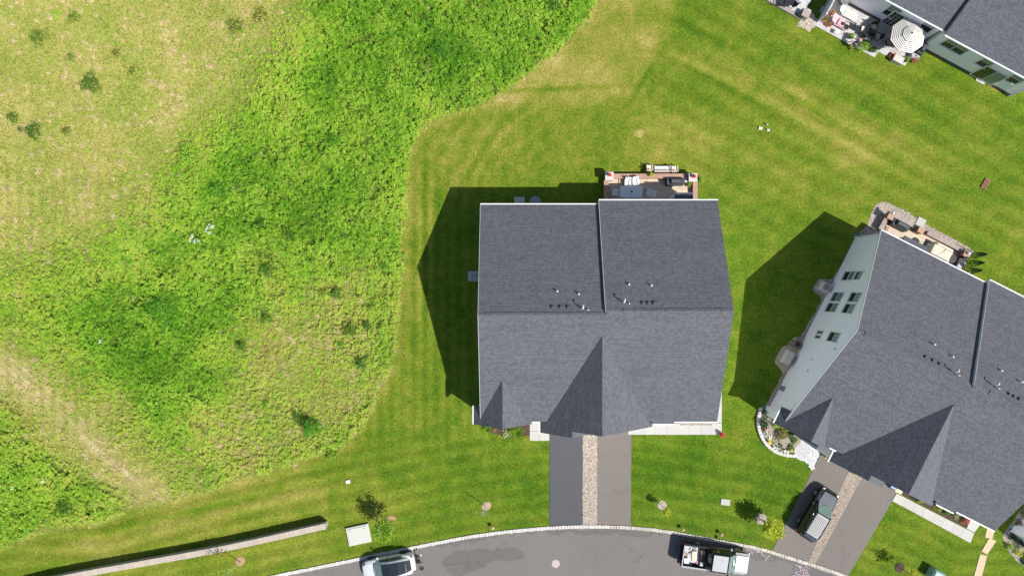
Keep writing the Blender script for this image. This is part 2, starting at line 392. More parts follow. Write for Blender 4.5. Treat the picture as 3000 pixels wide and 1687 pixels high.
def pebbles(name, poly, n, r0, r1, mat, z=.02, base=True, label=None, edge=0.0):
    xs = [p[0] for p in poly]; ys = [p[1] for p in poly]
    X = RNG.uniform(min(xs)-edge, max(xs)+edge, n*4); Y = RNG.uniform(min(ys)-edge, max(ys)+edge, n*4)
    jx = (vnoise(X, Y, .35, 91)-.5)*2*edge; jy = (vnoise(X, Y, .35, 92)-.5)*2*edge
    k = inpoly(X+jx, Y+jy, poly); X = X[k][:n]; Y = Y[k][:n]; n = len(X)
    r = RNG.uniform(r0, r1, n); a = RNG.random(n)*np.pi; e = RNG.uniform(.65, 1.35, n)
    O = np.array([[1,0,0],[0,1,0],[-1,0,0],[0,-1,0],[0,0,.75]]); F = np.array([[0,1,4],[1,2,4],[2,3,4],[3,0,4]])
    V = O[None]*r[:,None,None]; V[:,:,0] *= e[:,None]
    ca, sa = np.cos(a)[:,None], np.sin(a)[:,None]
    V = np.stack([V[:,:,0]*ca-V[:,:,1]*sa+X[:,None], V[:,:,0]*sa+V[:,:,1]*ca+Y[:,None], V[:,:,2]+z+.002], 2).reshape(-1,3)
    FF = (F[None]+5*np.arange(n)[:,None,None]).reshape(-1,3)
    vs = V.tolist(); fs = FF.tolist(); rn = np.repeat(RNG.random(n), 4).tolist()
    if base:
        o = len(vs); vs += [(p[0],p[1],z) for p in poly]
        ar = sum(poly[i][0]*poly[(i+1)%len(poly)][1]-poly[(i+1)%len(poly)][0]*poly[i][1] for i in range(len(poly)))
        idx = list(range(o, o+len(poly))); fs.append(idx if ar > 0 else idx[::-1]); rn.append(.12)
    me = bpy.data.meshes.new(name); me.from_pydata(vs, [], fs); me.update()
    at = me.attributes.new('rnd', 'FLOAT', 'FACE'); at.data.foreach_set('value', rn)
    me.materials.append(M[mat]); ob = bpy.data.objects.new(name, me); col.objects.link(ob)
    return kind(ob, 'stuff', label)
# ------------------------------------------------------------------ plan of the plot, in photograph pixels
sc_ = lambda pts: [(x*1.1646, y*1.1646) for x, y in pts]
KERB = spline([(300,1822),(500,1765),(640,1725),(790,1690),(950,1657),(1163,1613),(1377,1571),(1560,1549),(1715,1541.5),(1852,1545),(1960,1557),(2113,1585),(2220,1605),(2327,1637),(2450,1677),(2560,1718),(2680,1770),(2800,1835)], 12)
FIELD = sc_([(-60,-60),(1520,-60),(1490,0),(1460,60),(1400,130),(1330,190),(1250,245),(1200,265),(1130,290),(1050,322),(1030,380),(1020,450),(1014,560),(1010,650),(1006,800),(988,900),(950,1000),(905,1080),(850,1130),(760,1165),(650,1195),(540,1225),(480,1245),(420,1262),(330,1285),(300,1302),(100,1345),(-60,1390)])
SCRUB = sc_([(1500,-40),(1462,60),(1400,130),(1330,190),(1250,245),(1200,265),(1130,290),(1050,322),(1030,380),(1020,450),(1014,560),(1010,650),(1006,800),(988,900),(950,1000),(905,1080),(850,1125),(760,1155),(650,1180),(540,1200),(470,1205),(440,1170),(370,1120),(280,1020),(170,960),(90,880),(20,830),(-40,800),(-40,720),(60,690),(150,640),(250,600),(320,560),(390,480),(450,390),(560,335),(640,240),(690,150),(740,60),(770,-40)])
SCRUBX = sc_([(1700,-200),(1500,300),(1250,420),(1250,900),(1100,1200),(700,1350),(500,1230),(440,1170),(370,1120),(280,1020),(170,960),(90,880),(20,830),(-140,780),(-140,700),(60,680),(150,630),(250,580),(320,530),(390,450),(450,370),(550,320),(620,230),(670,150),(720,60),(760,-200)])
SCRUB2 = sc_([(-40,1000),(30,1030),(80,1070),(120,1130),(200,1180),(310,1262),(318,1285),(250,1310),(100,1345),(-40,1385)])
DRYZONE = sc_([(600,800),(760,700),(940,660),(990,760),(985,880),(940,1000),(880,1080),(700,1170),(500,1190),(480,1100),(560,960)])
LUSHZONE = sc_([(880,-40),(1480,-40),(1380,140),(1180,260),(1050,330),(1000,600),(800,640),(560,640),(420,600),(480,440),(640,330),(760,200),(860,80)])
LUSH2 = sc_([(160,880),(320,740),(450,680),(600,740),(620,860),(520,960),(330,1000),(220,980)])
PATH = sc_([(-40,870),(20,895),(120,975),(240,1080),(340,1180),(430,1238),(410,1262),(345,1268),(250,1165),(130,1055),(20,965),(-40,930)])
DRYLAWN = [(1742,-40),(1990,-40),(1965,60),(1930,130),(1895,230),(1862,282),(1700,300),(1400,318),(1470,282),(1600,190),(1690,90)]
px_of = lambda X, Y: (X*S+1500, 843.5-Y*S)
fx = np.concatenate([[-420,-250,-150,-90,-65], np.arange(-52, 52.01, .2), [65,90,150,250,420]])
fy = np.concatenate([[-420,-250,-150,-80,-45], np.arange(-32, 32.01, .2), [45,80,150,250,420]])
GX, GY = np.meshgrid(fx, fy); PX, PY = px_of(GX, GY)
def blur(a, r):
    k = np.ones(2*r+1)/(2*r+1)
    for ax in (0, 1):
        a = np.apply_along_axis(lambda m: np.convolve(np.pad(m, r, mode='edge'), k, 'valid'), ax, a)
    return a
jx = (fbm(GX, GY, 2.2, 5)-.5)*34; jy = (fbm(GX, GY, 2.2, 9)-.5)*34
mask = lambda poly, j=1.0, r=1: blur(inpoly(PX+jx*j, PY+jy*j, poly).astype(float), r)
m_field = mask(FIELD, .75, 1)
m_soft = np.clip(blur(inpoly(PX+jx*5, PY+jy*5, SCRUBX).astype(float), 16)+blur(inpoly(PX+jx*2, PY+jy*2, SCRUB2).astype(float), 5), 0, 1)*m_field
m_scrub = np.clip(m_soft*1.25, 0, 1)
m_dryz = mask(DRYZONE, 2.5, 9); m_lush = np.clip(mask(LUSHZONE, 3, 12)+mask(LUSH2, 3, 9), 0, 1); m_path = mask(PATH, 1.0, 5)
m_dlawn = mask(DRYLAWN, .35, 3)
ellipse = lambda cx, cy, rx, ry, a=0.0: np.exp(-((((PX-cx)*math.cos(a)+(PY-cy)*math.sin(a))/rx)**2+((-(PX-cx)*math.sin(a)+(PY-cy)*math.cos(a))/ry)**2))
KX = np.interp(PX, KERB[:,0], KERB[:,1])         # kerb line under each point
dk = (KX-PY)/S
dry = .325+0*PX
dry += m_dlawn*(.10+.40*fbm(GX, GY, 3, 31))
arc = np.hypot(PX-1790, PY-700)/S
arcw = ellipse(1440, 420, 260, 120, -.45)
dry += arcw*(.17+.09*np.sin(arc*4.1+6*fbm(GX, GY, 5, 3)))
dry += .20*ellipse(1900, 440, 160, 80)+.18*ellipse(2060, 410, 160, 60, .4)+.14*ellipse(2480, 480, 320, 130, .3)+.16*ellipse(2350, 300, 380, 60, .45)
edge = blur(inpoly(PX+jx*.3, PY+jy*.3, FIELD).astype(float), 6)
dry += .55*edge*(1-m_field)*(PX > 500)
dry += .22*((PY > 1400) & (PX < 960))*fbm(GX, GY, 3.5, 77)+.25*ellipse(760, 1470, 260, 22, -.22)+.2*ellipse(330, 1590, 200, 25, -.2)
dry += .16*ellipse(1060, 1480, 160, 60)+.22*ellipse(2350, 270, 45, 20)+.8*ellipse(2922, 254, 22, 13, .5)+.9*ellipse(1872, 392, 11, 9)
dry -= .10*ellipse(1500, 1420, 280, 110)+.12*ellipse(1980, 1380, 260, 130)+.10*ellipse(2100, 900, 120, 300)+.12*ellipse(2330, 1450, 140, 120)
for cx, cy, rx, ry, a, w in ((1990,170,120,10,.45,.30),(2120,250,160,9,.5,-.30),(2330,290,210,9,.55,-.28),(2560,330,160,10,.45,-.22),(2060,100,130,9,.45,-.25),(2480,215,150,8,.5,.2),(2480,420,260,10,.5,.18),(1600,262,260,7,-.04,-.35),(1880,240,90,8,-1.0,-.35),(1230,760,10,240,0,.25),(1262,720,9,250,0,.2),(1245,720,8,250,0,-.22),(1290,640,8,150,0,-.15),(600,1490,380,10,-.21,-.32),(820,1520,240,9,-.2,.12)):
    dry += .75*w*ellipse(cx, cy, rx, ry, a)*(.4+1.2*fbm(GX, GY, 1.3, 29))
stripe = np.zeros_like(PX)
a28 = math.radians(28); t_ = (PX*math.sin(a28)-PY*math.cos(a28))/S
reg = 1/(1+np.exp(-(PX-1930)/40))*1/(1+np.exp((PY-620-.35*(PX-2000))/60))
stripe += reg*np.sin(t_*2*np.pi/1.7+2.2*fbm(GX, GY, 6, 15))*.5*(.3+fbm(GX, GY, 5, 17))
regb = 1/(1+np.exp(-(PY-1290)/25)); stripe += regb*np.sin(dk*2*np.pi/1.25+1.5*fbm(GX, GY, 5, 23))*.55
regl = 1/(1+np.exp((PX-1420)/30))*(1-regb)*(PY > 500); stripe += regl*np.sin(PX/S*2*np.pi/1.0)*.5
stripe += arcw*np.sin(arc*2*np.pi/1.05+5*fbm(GX, GY, 6, 13))*.14
stripe = np.tanh(2.4*stripe)*(1-m_dlawn*.7)
lush = np.clip(.9*ellipse(1790, 372, 60, 22)*0+.6*np.exp(-np.abs(dk-.6)/.5)*(dk > 0)*fbm(GX, GY, 2, 55), 0, 1)
ny, nx = GX.shape
Z = np.where((m_field > .5), .02*fbm(GX, GY, 2, 66), 0)
me = bpy.data.meshes.new('ground'); nv = nx*ny
me.vertices.add(nv); me.vertices.foreach_set('co', np.stack([GX, GY, Z], 2).astype(np.float32).ravel())
I = np.arange(nv).reshape(ny, nx); Q = np.stack([I[:-1,:-1], I[:-1,1:], I[1:,1:], I[1:,:-1]], 2).reshape(-1)
nq = len(Q)//4; me.loops.add(nq*4); me.loops.foreach_set('vertex_index', Q.astype(np.int32))
me.polygons.add(nq); me.polygons.foreach_set('loop_start', np.arange(0, nq*4, 4, dtype=np.int32)); me.update(calc_edges=True)
for nm, a in (('dry', np.clip(dry, 0, 1)), ('stripe', np.clip(stripe, -1, 1)), ('field', m_field), ('lush', lush), ('path', m_path), ('scrub', np.clip(m_soft*1.25-.2-.75*m_dryz, 0, 1))):
    at = me.attributes.new(nm, 'FLOAT', 'POINT'); at.data.foreach_set('value', a.astype(np.float32).ravel())
me.materials.append(M['ground']); me.shade_smooth()
go = bpy.data.objects.new('ground', me); col.objects.link(go); kind(go, 'structure', 'mown green lawn and rough meadow ground')
def samp(a, X, Y):                        # read a mask at points
    ix = np.clip(((X+52)/.2).astype(int)+5, 0, nx-1); iy = np.clip(((Y+32)/.2).astype(int)+5, 0, ny-1); return a[iy, ix]
# ------------------------------------------------------------------ road and kerb
kw = np.array([G(x, y) for x, y in KERB]); kr = resample(kw, .27)
off = np.gradient(kr, axis=0); off /= np.linalg.norm(off, axis=1)[:,None]; nrm = np.c_[off[:,1], -off[:,0]]   # towards the road
road_poly = [tuple(p) for p in kr+nrm*.10]+[tuple(p) for p in (kr+nrm*9.0)[::-1]]
kind(MB().sheet(road_poly, .012).build('road', 'road'), 'structure', 'grey asphalt road curving past the driveways')
strip = MB()
for i in range(len(kr)-1):
    a, b = kr[i], kr[i+1]; na, nb = nrm[i], nrm[i+1]
    strip.add([(*(a-na*.12), .05), (*(a+na*.12), .05), (*(b+nb*.12), .05), (*(b-nb*.12), .05)], [(0,1,2,3)])
kerb = strip.build('kerb', 'grey_concrete'); kind(kerb, 'structure', 'pale stone block kerb along the road')
kb_mesh, kb_pale = (MB().box((0,0,.05), (1,1,.1), top=.94).mesh('kerb_block', m_) for m_ in ('kerb_stone', 'kerb_pale'))
for i in range(len(kr)-1):
    c = (kr[i]+kr[i+1])/2
    if abs(c[0]) > 47 or c[1] < -28.5: continue
    o = bpy.data.objects.new('kerb_block', kb_pale if c[0]*S+1500 < 1790 else kb_mesh); col.objects.link(o); o.parent = kerb
    o.location = (c[0]+random.uniform(-.012,.012), c[1]+random.uniform(-.012,.012), -.002); o.rotation_euler = (0, 0, math.atan2(off[i][1], off[i][0])+random.uniform(-.04,.04))
    o.scale = (.258+random.uniform(-.02,.012), .30+random.uniform(-.03,.03), 1.0+random.uniform(-.1,.1))
def ragged(pts, amp=.12, step=.15, seed=1):
    P = resample(np.array(pts+[pts[0]]), step); n = P+np.c_[fbm(P[:,0], P[:,1], .7, seed, 4)-.5, fbm(P[:,0]+9, P[:,1], .7, seed+4, 4)-.5]*2*amp
    return [tuple(p) for p in n[:-1]]
for k, pts in enumerate(([(1293,1645),(1310,1625),(1340,1615),(1390,1607),(1440,1612),(1500,1607),(1530,1614),(1537,1638),(1505,1643),(1440,1645),(1412,1655),(1395,1675),(1350,1688),(1315,1680)],
        [(1480,1562),(1560,1555),(1660,1549),(1760,1549),(1850,1551),(1950,1563),(1940,1570),(1840,1566),(1760,1568),(1700,1562),(1620,1560),(1540,1563)],
        [(2150,1598),(2230,1614),(2330,1645),(2440,1683),(2470,1700),(2360,1700),(2330,1680),(2320,1650),(2290,1640),(2240,1645),(2190,1630)],
        [(1230,1595),(1330,1582),(1400,1573),(1480,1562),(1440,1572),(1360,1592),(1290,1600)])):
    o = MB().sheet(ragged(pxpoly(pts), .38, .07, 40+k), .018).build('puddle', 'road_wet'); kind(o, 'structure', 'damp dark patch drying on the road')
for pts, n in (([(2175,1600),(2200,1604),(2220,1616),(2262,1628),(2272,1634),(2240,1634),(2215,1622),(2180,1610)], 300), ([(2336,1652),(2350,1648),(2368,1664),(2374,1687),(2366,1696),(2318,1696),(2324,1672)], 560)):
    pebbles('leaf_litter', pxpoly(pts), n, .03, .06, 'litter_mix', .020, base=False, label='pale fallen petals washed against the kerb', edge=.25)
# ------------------------------------------------------------------ driveways, walks, beds
kind(MB().prism(pxpoly([(1610,1210),(1706.5,1210),(1706.5,1538),(1610,1543)]), -.02, .022).build('driveway', 'drive_grey'), 'structure', 'dark grey sealed driveway of the middle house')
kind(MB().prism(pxpoly([(1749.5,1210),(1850,1210),(1848,1542),(1749.5,1538)]), -.02, .022).build('driveway', 'drive_tan'), 'structure', 'light taupe driveway of the middle house')
kind(MB().prism(pxpoly([(1707,1210),(1749,1210),(1749,1537),(1707,1537)]), -.02, .020).build('gravel_base', 'soil'), 'structure', 'earth under gravel strip')
pebbles('gravel', pxpoly([(1707,1215),(1749,1215),(1749,1537),(1707,1537)]), 5200, .025, .055, 'pebble_light', .024, label='pale river stone strip between the two straight driveways')
kind(MB().prism(pxpoly([(2420,1300),(2510,1340),(2388,1640),(2370,1648),(2262,1613)]), -.02, .022).build('driveway', 'drive_tan'), 'structure', 'grey driveway under the black car')
kind(MB().prism(pxpoly([(2545,1345),(2660,1375),(2626,1446),(2483,1688),(2387,1652)]), -.02, .022).build('driveway', 'drive_tan'), 'structure', 'empty grey driveway beside the stone strip')
pebbles('gravel', pxpoly([(2505,1335),(2550,1350),(2387,1651),(2367,1643)]), 5600, .025, .055, 'pebble_tan', .028, label='tan stone strip beside the parked black car')
def slabs(name, label, quads, mat, z=.06, gap=.008, part='slab'):
    root = MB().sheet([q for q in quads[0]], .01).build(name, mat); kind(root, 'structure', label)
    for q in quads:
        c = np.mean(q, axis=0); pts = [tuple(c+(np.array(p)-c)*(1-gap/max(.2, np.linalg.norm(np.array(p)-c)))) for p in q]
        MB().prism(pts, .012, z+random.uniform(-.003,.003)).build(part, mat, root)
    return root
xs = [1840,1854,1887,1919,1952,1986,2019,2052,2085,2114]
slabs('walkway', 'white concrete walk in front of the right half of the middle house', [pxpoly([(a,1239),(b,1239),(b,1272.5),(a,1272.5)]) for a, b in zip(xs[:-1], xs[1:])]+[pxpoly([(2085,a),(2114,a),(2114,b),(2085,b)]) for a, b in ((1120,1155),(1155,1185),(1185,1215),(1215,1238.5))], 'concrete')
slabs('walkway', 'white concrete L shaped porch slab left of the dark driveway', [pxpoly([(1552,1200),(1581,1200),(1581,1262),(1552,1262)]), pxpoly([(1581.3,1200),(1609.5,1200),(1609.5,1262),(1581.3,1262)]), pxpoly([(1552,1262.4),(1581,1262.4),(1581,1290),(1552,1290)]), pxpoly([(1581.3,1262.4),(1609.5,1262.4),(1609.5,1290),(1581.3,1290)])], 'concrete')
pebbles('gravel', pxpoly([(1992,1215),(2084,1215),(2084,1245),(1992,1245)]), 900, .025, .05, 'pebble_light', .065, label='small stone bed beside the white front walk')
A, B, C_, D = np.array(G(2613,1466)), np.array(G(2626,1444)), np.array(G(2853,1560)), np.array(G(2842,1589))
qs = []
for k in range(8):
    f0, f1 = k/8, (k+1)/8; qs.append([tuple(B+(C_-B)*f0), tuple(B+(C_-B)*f1), tuple(A+(D-A)*f1), tuple(A+(D-A)*f0)])
qs.append(pxpoly([(2830.5,1546),(2853.5,1558.5),(2875,1528),(2848,1510)]))
qs.append(pxpoly([(2848,1509),(2876,1527),(2890,1500),(2860,1485)]))
slabs('walkway', 'white concrete walk leading from the empty driveway to the right house porch', qs, 'concrete')
kind(MB().sheet(pxpoly([(2628,1442),(2846,1514),(2829,1545.5)]), .015).build('mulch_bed', 'mulch'), 'structure', 'dark mulch bed along the right house walk')
kind(MB().sheet(pxpoly([(2628,1441),(2830,1544),(2880,1490),(2700,1390)]), .008).build('mulch_bed', 'mulch'), 'structure', 'dark mulch below the right house eaves')
kind(MB().sheet(ragged(pxpoly([(1395,1225),(1551,1225),(1551,1276),(1520,1282),(1470,1274),(1420,1262)]), .1, .2, 8), .012).build('mulch_bed', 'mulch'), 'structure', 'brown mulch bed below the small front gable')
for pts, lab in (([(2892,1542),(2913,1549.5),(2907,1576),(2885,1573)], 'short tan plank on the lawn nearest the right house eave'), ([(2898,1574),(2918,1583),(2891,1623),(2875,1613)], 'tan plank lying askew, middle of three on the lawn'), ([(2871,1621.5),(2891,1627),(2872,1700),(2849,1700)], 'long tan plank running off the bottom edge of the lawn')):
    tag(MB().prism(pxpoly(pts), 0, .045).build('tan_plank', 'plank'), lab, 'plank', 'planks laid across the lawn')
# beds round the right-hand house
pebbles('gravel', pxpoly([(2536,668),(2554,622),(2566,600),(2580,592),(2600,593),(2645,615),(2690,642),(2730,668),(2780,693),(2830,720),(2852,736),(2846,748),(2800,760),(2600,700),(2560,720)]), 6500, .025, .06, 'pebble_light', .014, label='pale river stones wrapping the back patio of the right house', edge=.1)
pebbles('gravel', pxpoly([(2536,664),(2517,682),(2500,716),(2470,766),(2444,812),(2432,822),(2412,816),(2399,818),(2388,832),(2381,850),(2390,861),(2403,866),(2405,880),(2390,912),(2360,962),(2346,986),(2326,988),(2312,1000),(2304,1022),(2292,1030),(2296,1086),(2285,1112),(2262,1152),(2241,1196),(2280,1215),(2420,1000),(2560,740)]), 9000, .025, .055, 'pebble_tan', .010, label='brownish stone bed along the white gable wall', edge=.1)
kind(MB().prism(spline(pxpoly([(2306,1012),(2293,1016),(2283,1030),(2271,1055),(2271,1064),(2280,1073),(2287,1082),(2300,1090),(2345,1020),(2320,1012)]), .1).tolist(), 0, .045).build('sand_pad', 'plank'), 'structure', 'tan sand pad under the white generator')
kind(MB().sheet(pxpoly([(2226,1200),(2221,1235),(2223,1256),(2240,1293),(2276,1321),(2330,1330),(2350,1285),(2420,1290),(2420,1200),(2300,1150)]), .012).build('flower_bed', 'soil'), 'structure', 'soil of curved flower bed')
pebbles('gravel', pxpoly([(2226,1200),(2222,1235),(2224,1256),(2240,1293),(2276,1321),(2328,1330),(2350,1285),(2380,1280),(2330,1240),(2300,1215)]), 5200, .02, .05, 'pebble_tan', .016, label='pinkish stones of the curved flower bed')
pebbles('gravel', pxpoly([(2350,47),(2372,40),(2386,44),(2392,66),(2388,80),(2370,90),(2344,80),(2336,78)]), 900, .03, .07, 'pebble_light', .014, label='round patch of pale stones between the two back patios', edge=.12)
pebbles('gravel', pxpoly([(2960,1537),(2985,1500),(3010,1470),(3060,1480),(3060,1700),(3010,1668),(2975,1640),(2945,1600),(2938,1575),(2945,1552)]), 3800, .025, .06, 'pebble_light', .014, label='pale stone bed at the corner of the far right house', edge=.05)
# ------------------------------------------------------------------ rough field: scrub, meadow, weeds
def scatter(dens, f):
    """points over the view, dens per square metre, kept with probability f(X, Y)"""
    n = int(dens*96*54); X = RNG.uniform(-48, 48, n); Y = RNG.uniform(-27, 27, n); k = RNG.random(n) < f(X, Y); return X[k], Y[k]
def scrub_height(X, Y):
    h = .22+.50*fbm(X, Y, 4.0, 101, 3)**1.3+.50*samp(m_lush, X, Y)*np.clip(fbm(X, Y, 2.2, 111, 3)-.35, 0, 1)
    hole = np.clip((fbm(X, Y, 2.4, 121, 3)-.66)*6, 0, 1); h = h*(1-.6*hole)
    return h*(.35+.65*samp(m_soft, X, Y))*(1-.45*samp(m_dryz, X, Y))
sx_, sy_ = scatter(48, lambda X, Y: samp(m_scrub, X, Y)*np.clip(.10+1.0*samp(m_soft, X, Y)-.78*samp(m_dryz, X, Y), 0.02, 1)*(.5+.9*fbm(X, Y, 1.5, 131, 2))*np.clip((fbm(X, Y, .8, 195, 2)-.20)*7, .25, 1))
k = 12; n = len(sx_); hp = scrub_height(sx_, sy_)*RNG.uniform(.68, 1.16, n)*np.where(RNG.random(n) < .085, 1.6, 1)
rr = RNG.uniform(.10, .22, n); a = RNG.random((n, k))*2*np.pi; q = np.sqrt(RNG.random((n, k)))
P = np.stack([sx_[:,None]+np.cos(a)*q*rr[:,None], sy_[:,None]+np.sin(a)*q*rr[:,None], hp[:,None]*(1-.32*q**2*RNG.random((n, k))-.08*RNG.random((n, k)))], 2).reshape(-1, 3)
zn = np.repeat(np.clip(.58-.36*samp(m_lush, sx_, sy_)+.45*samp(m_dryz, sx_, sy_)+.35*(1-samp(m_soft, sx_, sy_))+.9*(fbm(sx_, sy_, 3, 141)-.5), 0, 1), k)
rn = np.clip(np.repeat(RNG.random(n), k)*.6+RNG.random(n*k)*.4, 0, 1); sz = np.repeat(RNG.uniform(.6, 1.1, n)*(.75+.7*fbm(sx_, sy_, 2.5, 201)), k)
me = leaves_mesh('scrub', P, sz*RNG.uniform(.042, .078, n*k), sz*RNG.uniform(.026, .043, n*k), 'scrub_leaf', rn, .38, zone=zn)
o = bpy.data.objects.new('scrub', me); col.objects.link(o); kind(o, 'stuff', 'dense bright green weeds filling the rough field')
print('scrub leaves', n*k)
mx, my = scatter(95, lambda X, Y: samp(m_field, X, Y)*np.clip(1.05-.85*samp(m_soft, X, Y)+.6*samp(m_dryz, X, Y), .10, 1)*(1-.45*samp(m_path, X, Y))*np.clip(.35+1.1*fbm(X, Y, 1.2, 151, 2), 0, 1))
n = len(mx); wind = np.array([.80, -.60]); yaw = RNG.normal(0, .75, n)+math.atan2(wind[1], wind[0])+np.pi*(RNG.random(n) < .25); el = RNG.uniform(.25, 1.15, n)
d = np.c_[np.cos(yaw)*np.cos(el), np.sin(yaw)*np.cos(el), np.sin(el)]
L = RNG.uniform(.10, .26, n)*(1-.55*samp(m_path, mx, my))
zn = np.clip(.72-.5*samp(m_soft, mx, my)+.7*(fbm(mx, my, 2.4, 161)-.5)+.2*samp(m_dryz, mx, my)+.2*samp(m_path, mx, my), 0, 1)
me = leaves_mesh('meadow_grass', np.c_[mx, my, np.full(n, .0)], L, RNG.uniform(.012, .035, n), 'meadow_blade', None, .5, d, True, zn)
o = bpy.data.objects.new('meadow_grass', me); col.objects.link(o); kind(o, 'stuff', 'long straw coloured meadow grass leaning in the wind')
print('blades', n)
tx, ty = scatter(.55, lambda X, Y: np.clip(samp(m_field, X, Y)*(1-.8*samp(m_soft, X, Y))+.9*samp(m_dryz, X, Y)*samp(m_field, X, Y), 0, 1))
n = len(tx); k = 16; X = np.repeat(tx, k)+RNG.normal(0, .10, n*k); Y = np.repeat(ty, k)+RNG.normal(0, .10, n*k)
yaw = np.repeat(RNG.normal(2.5, .5, n), k)+RNG.normal(0, .35, n*k); el = RNG.uniform(.1, .7, n*k)
d = np.c_[np.cos(yaw)*np.cos(el), np.sin(yaw)*np.cos(el), np.sin(el)]
me = leaves_mesh('dry_tufts', np.c_[X, Y, np.full(n*k, .05)], RNG.uniform(.10, .30, n*k), RNG.uniform(.010, .022, n*k), 'meadow_blade', RNG.uniform(.85, 1, n*k), .5, d, True, np.full(n*k, 1.0))
o = bpy.data.objects.new('dry_tufts', me); col.objects.link(o); kind(o, 'stuff', 'pale straw tufts lying among the meadow grass')
ex_, ey_ = scatter(60, lambda X, Y: np.clip(samp(edge, X, Y)*(1-samp(m_field, X, Y))*2.2-.25, 0, .9)*(fbm(X, Y, .8, 211, 2) > .42))
n = len(ex_); yaw = RNG.random(n)*6.28; el = RNG.uniform(.4, 1.2, n); d = np.c_[np.cos(yaw)*np.cos(el), np.sin(yaw)*np.cos(el), np.sin(el)]
me = leaves_mesh('edge_grass', np.c_[ex_, ey_, np.zeros(n)], RNG.uniform(.05, .16, n), RNG.uniform(.012, .03, n), 'meadow_blade', None, .5, d, True, RNG.uniform(.1, .8, n))
o = bpy.data.objects.new('edge_grass', me); col.objects.link(o); kind(o, 'stuff', 'ragged uncut grass along the field edge')
wx, wy = scatter(11, lambda X, Y: samp(m_field, X, Y)*(1-samp(m_soft, X, Y))*np.clip((fbm(X, Y, 1.8, 171)-.36)*2.5, .08, 1)*(1-.3*samp(m_path, X, Y)))
n = len(wx); k = 6; hp = RNG.uniform(.12, .38, n); a = RNG.random((n,k))*2*np.pi; q = np.sqrt(RNG.random((n,k)))*.16
P = np.stack([wx[:,None]+np.cos(a)*q, wy[:,None]+np.sin(a)*q, hp[:,None]*RNG.uniform(.5,1,(n,k))], 2).reshape(-1,3)
me = leaves_mesh('field_weeds', P, RNG.uniform(.04,.08,n*k), RNG.uniform(.02,.035,n*k), 'scrub_leaf', None, .8, zone=np.full(n*k, .72))
o = bpy.data.objects.new('field_weeds', me); col.objects.link(o); kind(o, 'stuff', 'low yellowish weeds scattered through the meadow')
# ------------------------------------------------------------------ houses
PITCH = .455
def ray_local(px, py, root, plane):
    """where the sight line through a photograph pixel meets a plane of the house, in the house's own axes"""
    inv = root.matrix_basis.inverted(); o = inv @ Vector((0,0,H)); x, y = G(px, py); d = (inv @ Vector((x,y,0)))-o
    ax, v = plane; t = (v-o[ax])/d[ax]; return o+d*t
def window(root, c, w, h, axis, sign, muntin=0, dark_low=True, pane=('glass_dark','glass_green')):
    """axis 0: the wall lies in x = const, width along y; axis 1: wall in y = const. c = centre"""
    cx, cy, cz = c
    def bar(mb, a0, a1, z0, z1, out0, out1):
        am, zm = (a0+a1)/2, (z0+z1)/2; om = (out0+out1)/2*sign; da, dz, do = abs(a1-a0), abs(z1-z0), abs(out1-out0)
        return mb.box((cx+om, cy+am, cz+zm), (do, da, dz)) if axis == 0 else mb.box((cx+am, cy+om, cz+zm), (da, do, dz))
    f = MB(); t = .09
    bar(f, -w/2-t, -w/2, -h/2, h/2, 0, .05); bar(f, w/2, w/2+t, -h/2, h/2, 0, .05)
    bar(f, -w/2-t, w/2+t, h/2, h/2+t, 0, .06); bar(f, -w/2-t, w/2+t, -h/2-t*1.3, -h/2, 0, .09)
    win = f.build('window', 'white_trim', root)
    bar(MB(), -w/2, w/2, -h/2, -.03, .004, .014).build('pane', pane[0], win)
    bar(MB(), -w/2, w/2, .03, h/2, .004, .022).build('pane', pane[1], win)
    r = MB(); bar(r, -w/2, w/2, -.03, .03, .004, .04); r.build('meeting_rail', 'white_trim', win)
    if muntin:
        m = MB()
        for i in range(1, muntin+1): a = -w/2+w*i/(muntin+1); bar(m, a-.012, a+.012, .03, h/2, .023, .032)
        bar(m, -w/2, w/2, h/4, h/4+.024, .023, .031); m.build('muntin', 'white_trim', win)
    return win
def vents(root, hf, pipes, hooks, boxes):
    for x, y, hh in pipes:
        z = hf(x, y); mb = MB().lathe((x,y,z-.1), [(.05,0),(.05,hh),(.07,hh+.01),(.07,hh+.08),(.05,hh+.1)], 10); mb.build('vent_pipe', 'white_trim', root, smooth=False)
    for x, y in hooks:
        z = hf(x, y); MB().tube([(x,y,z-.1),(x,y,z+.55),(x+.03,y+.06,z+.68),(x+.05,y+.16,z+.70),(x+.06,y+.24,z+.6)], .055, 8).build('gooseneck_vent', 'white_trim', root)
        z2 = hf(x+.45, y-.1); MB().lathe((x+.45,y-.1,z2-.1), [(.05,0),(.05,.45),(.02,.46)], 10).build('vent_pipe', 'white_trim', root)
    for x, y in boxes:
        z = hf(x, y); MB().box((x,y,z+.06), (.22,.24,.2), top=.75).build('box_vent', 'vent_dark', root)
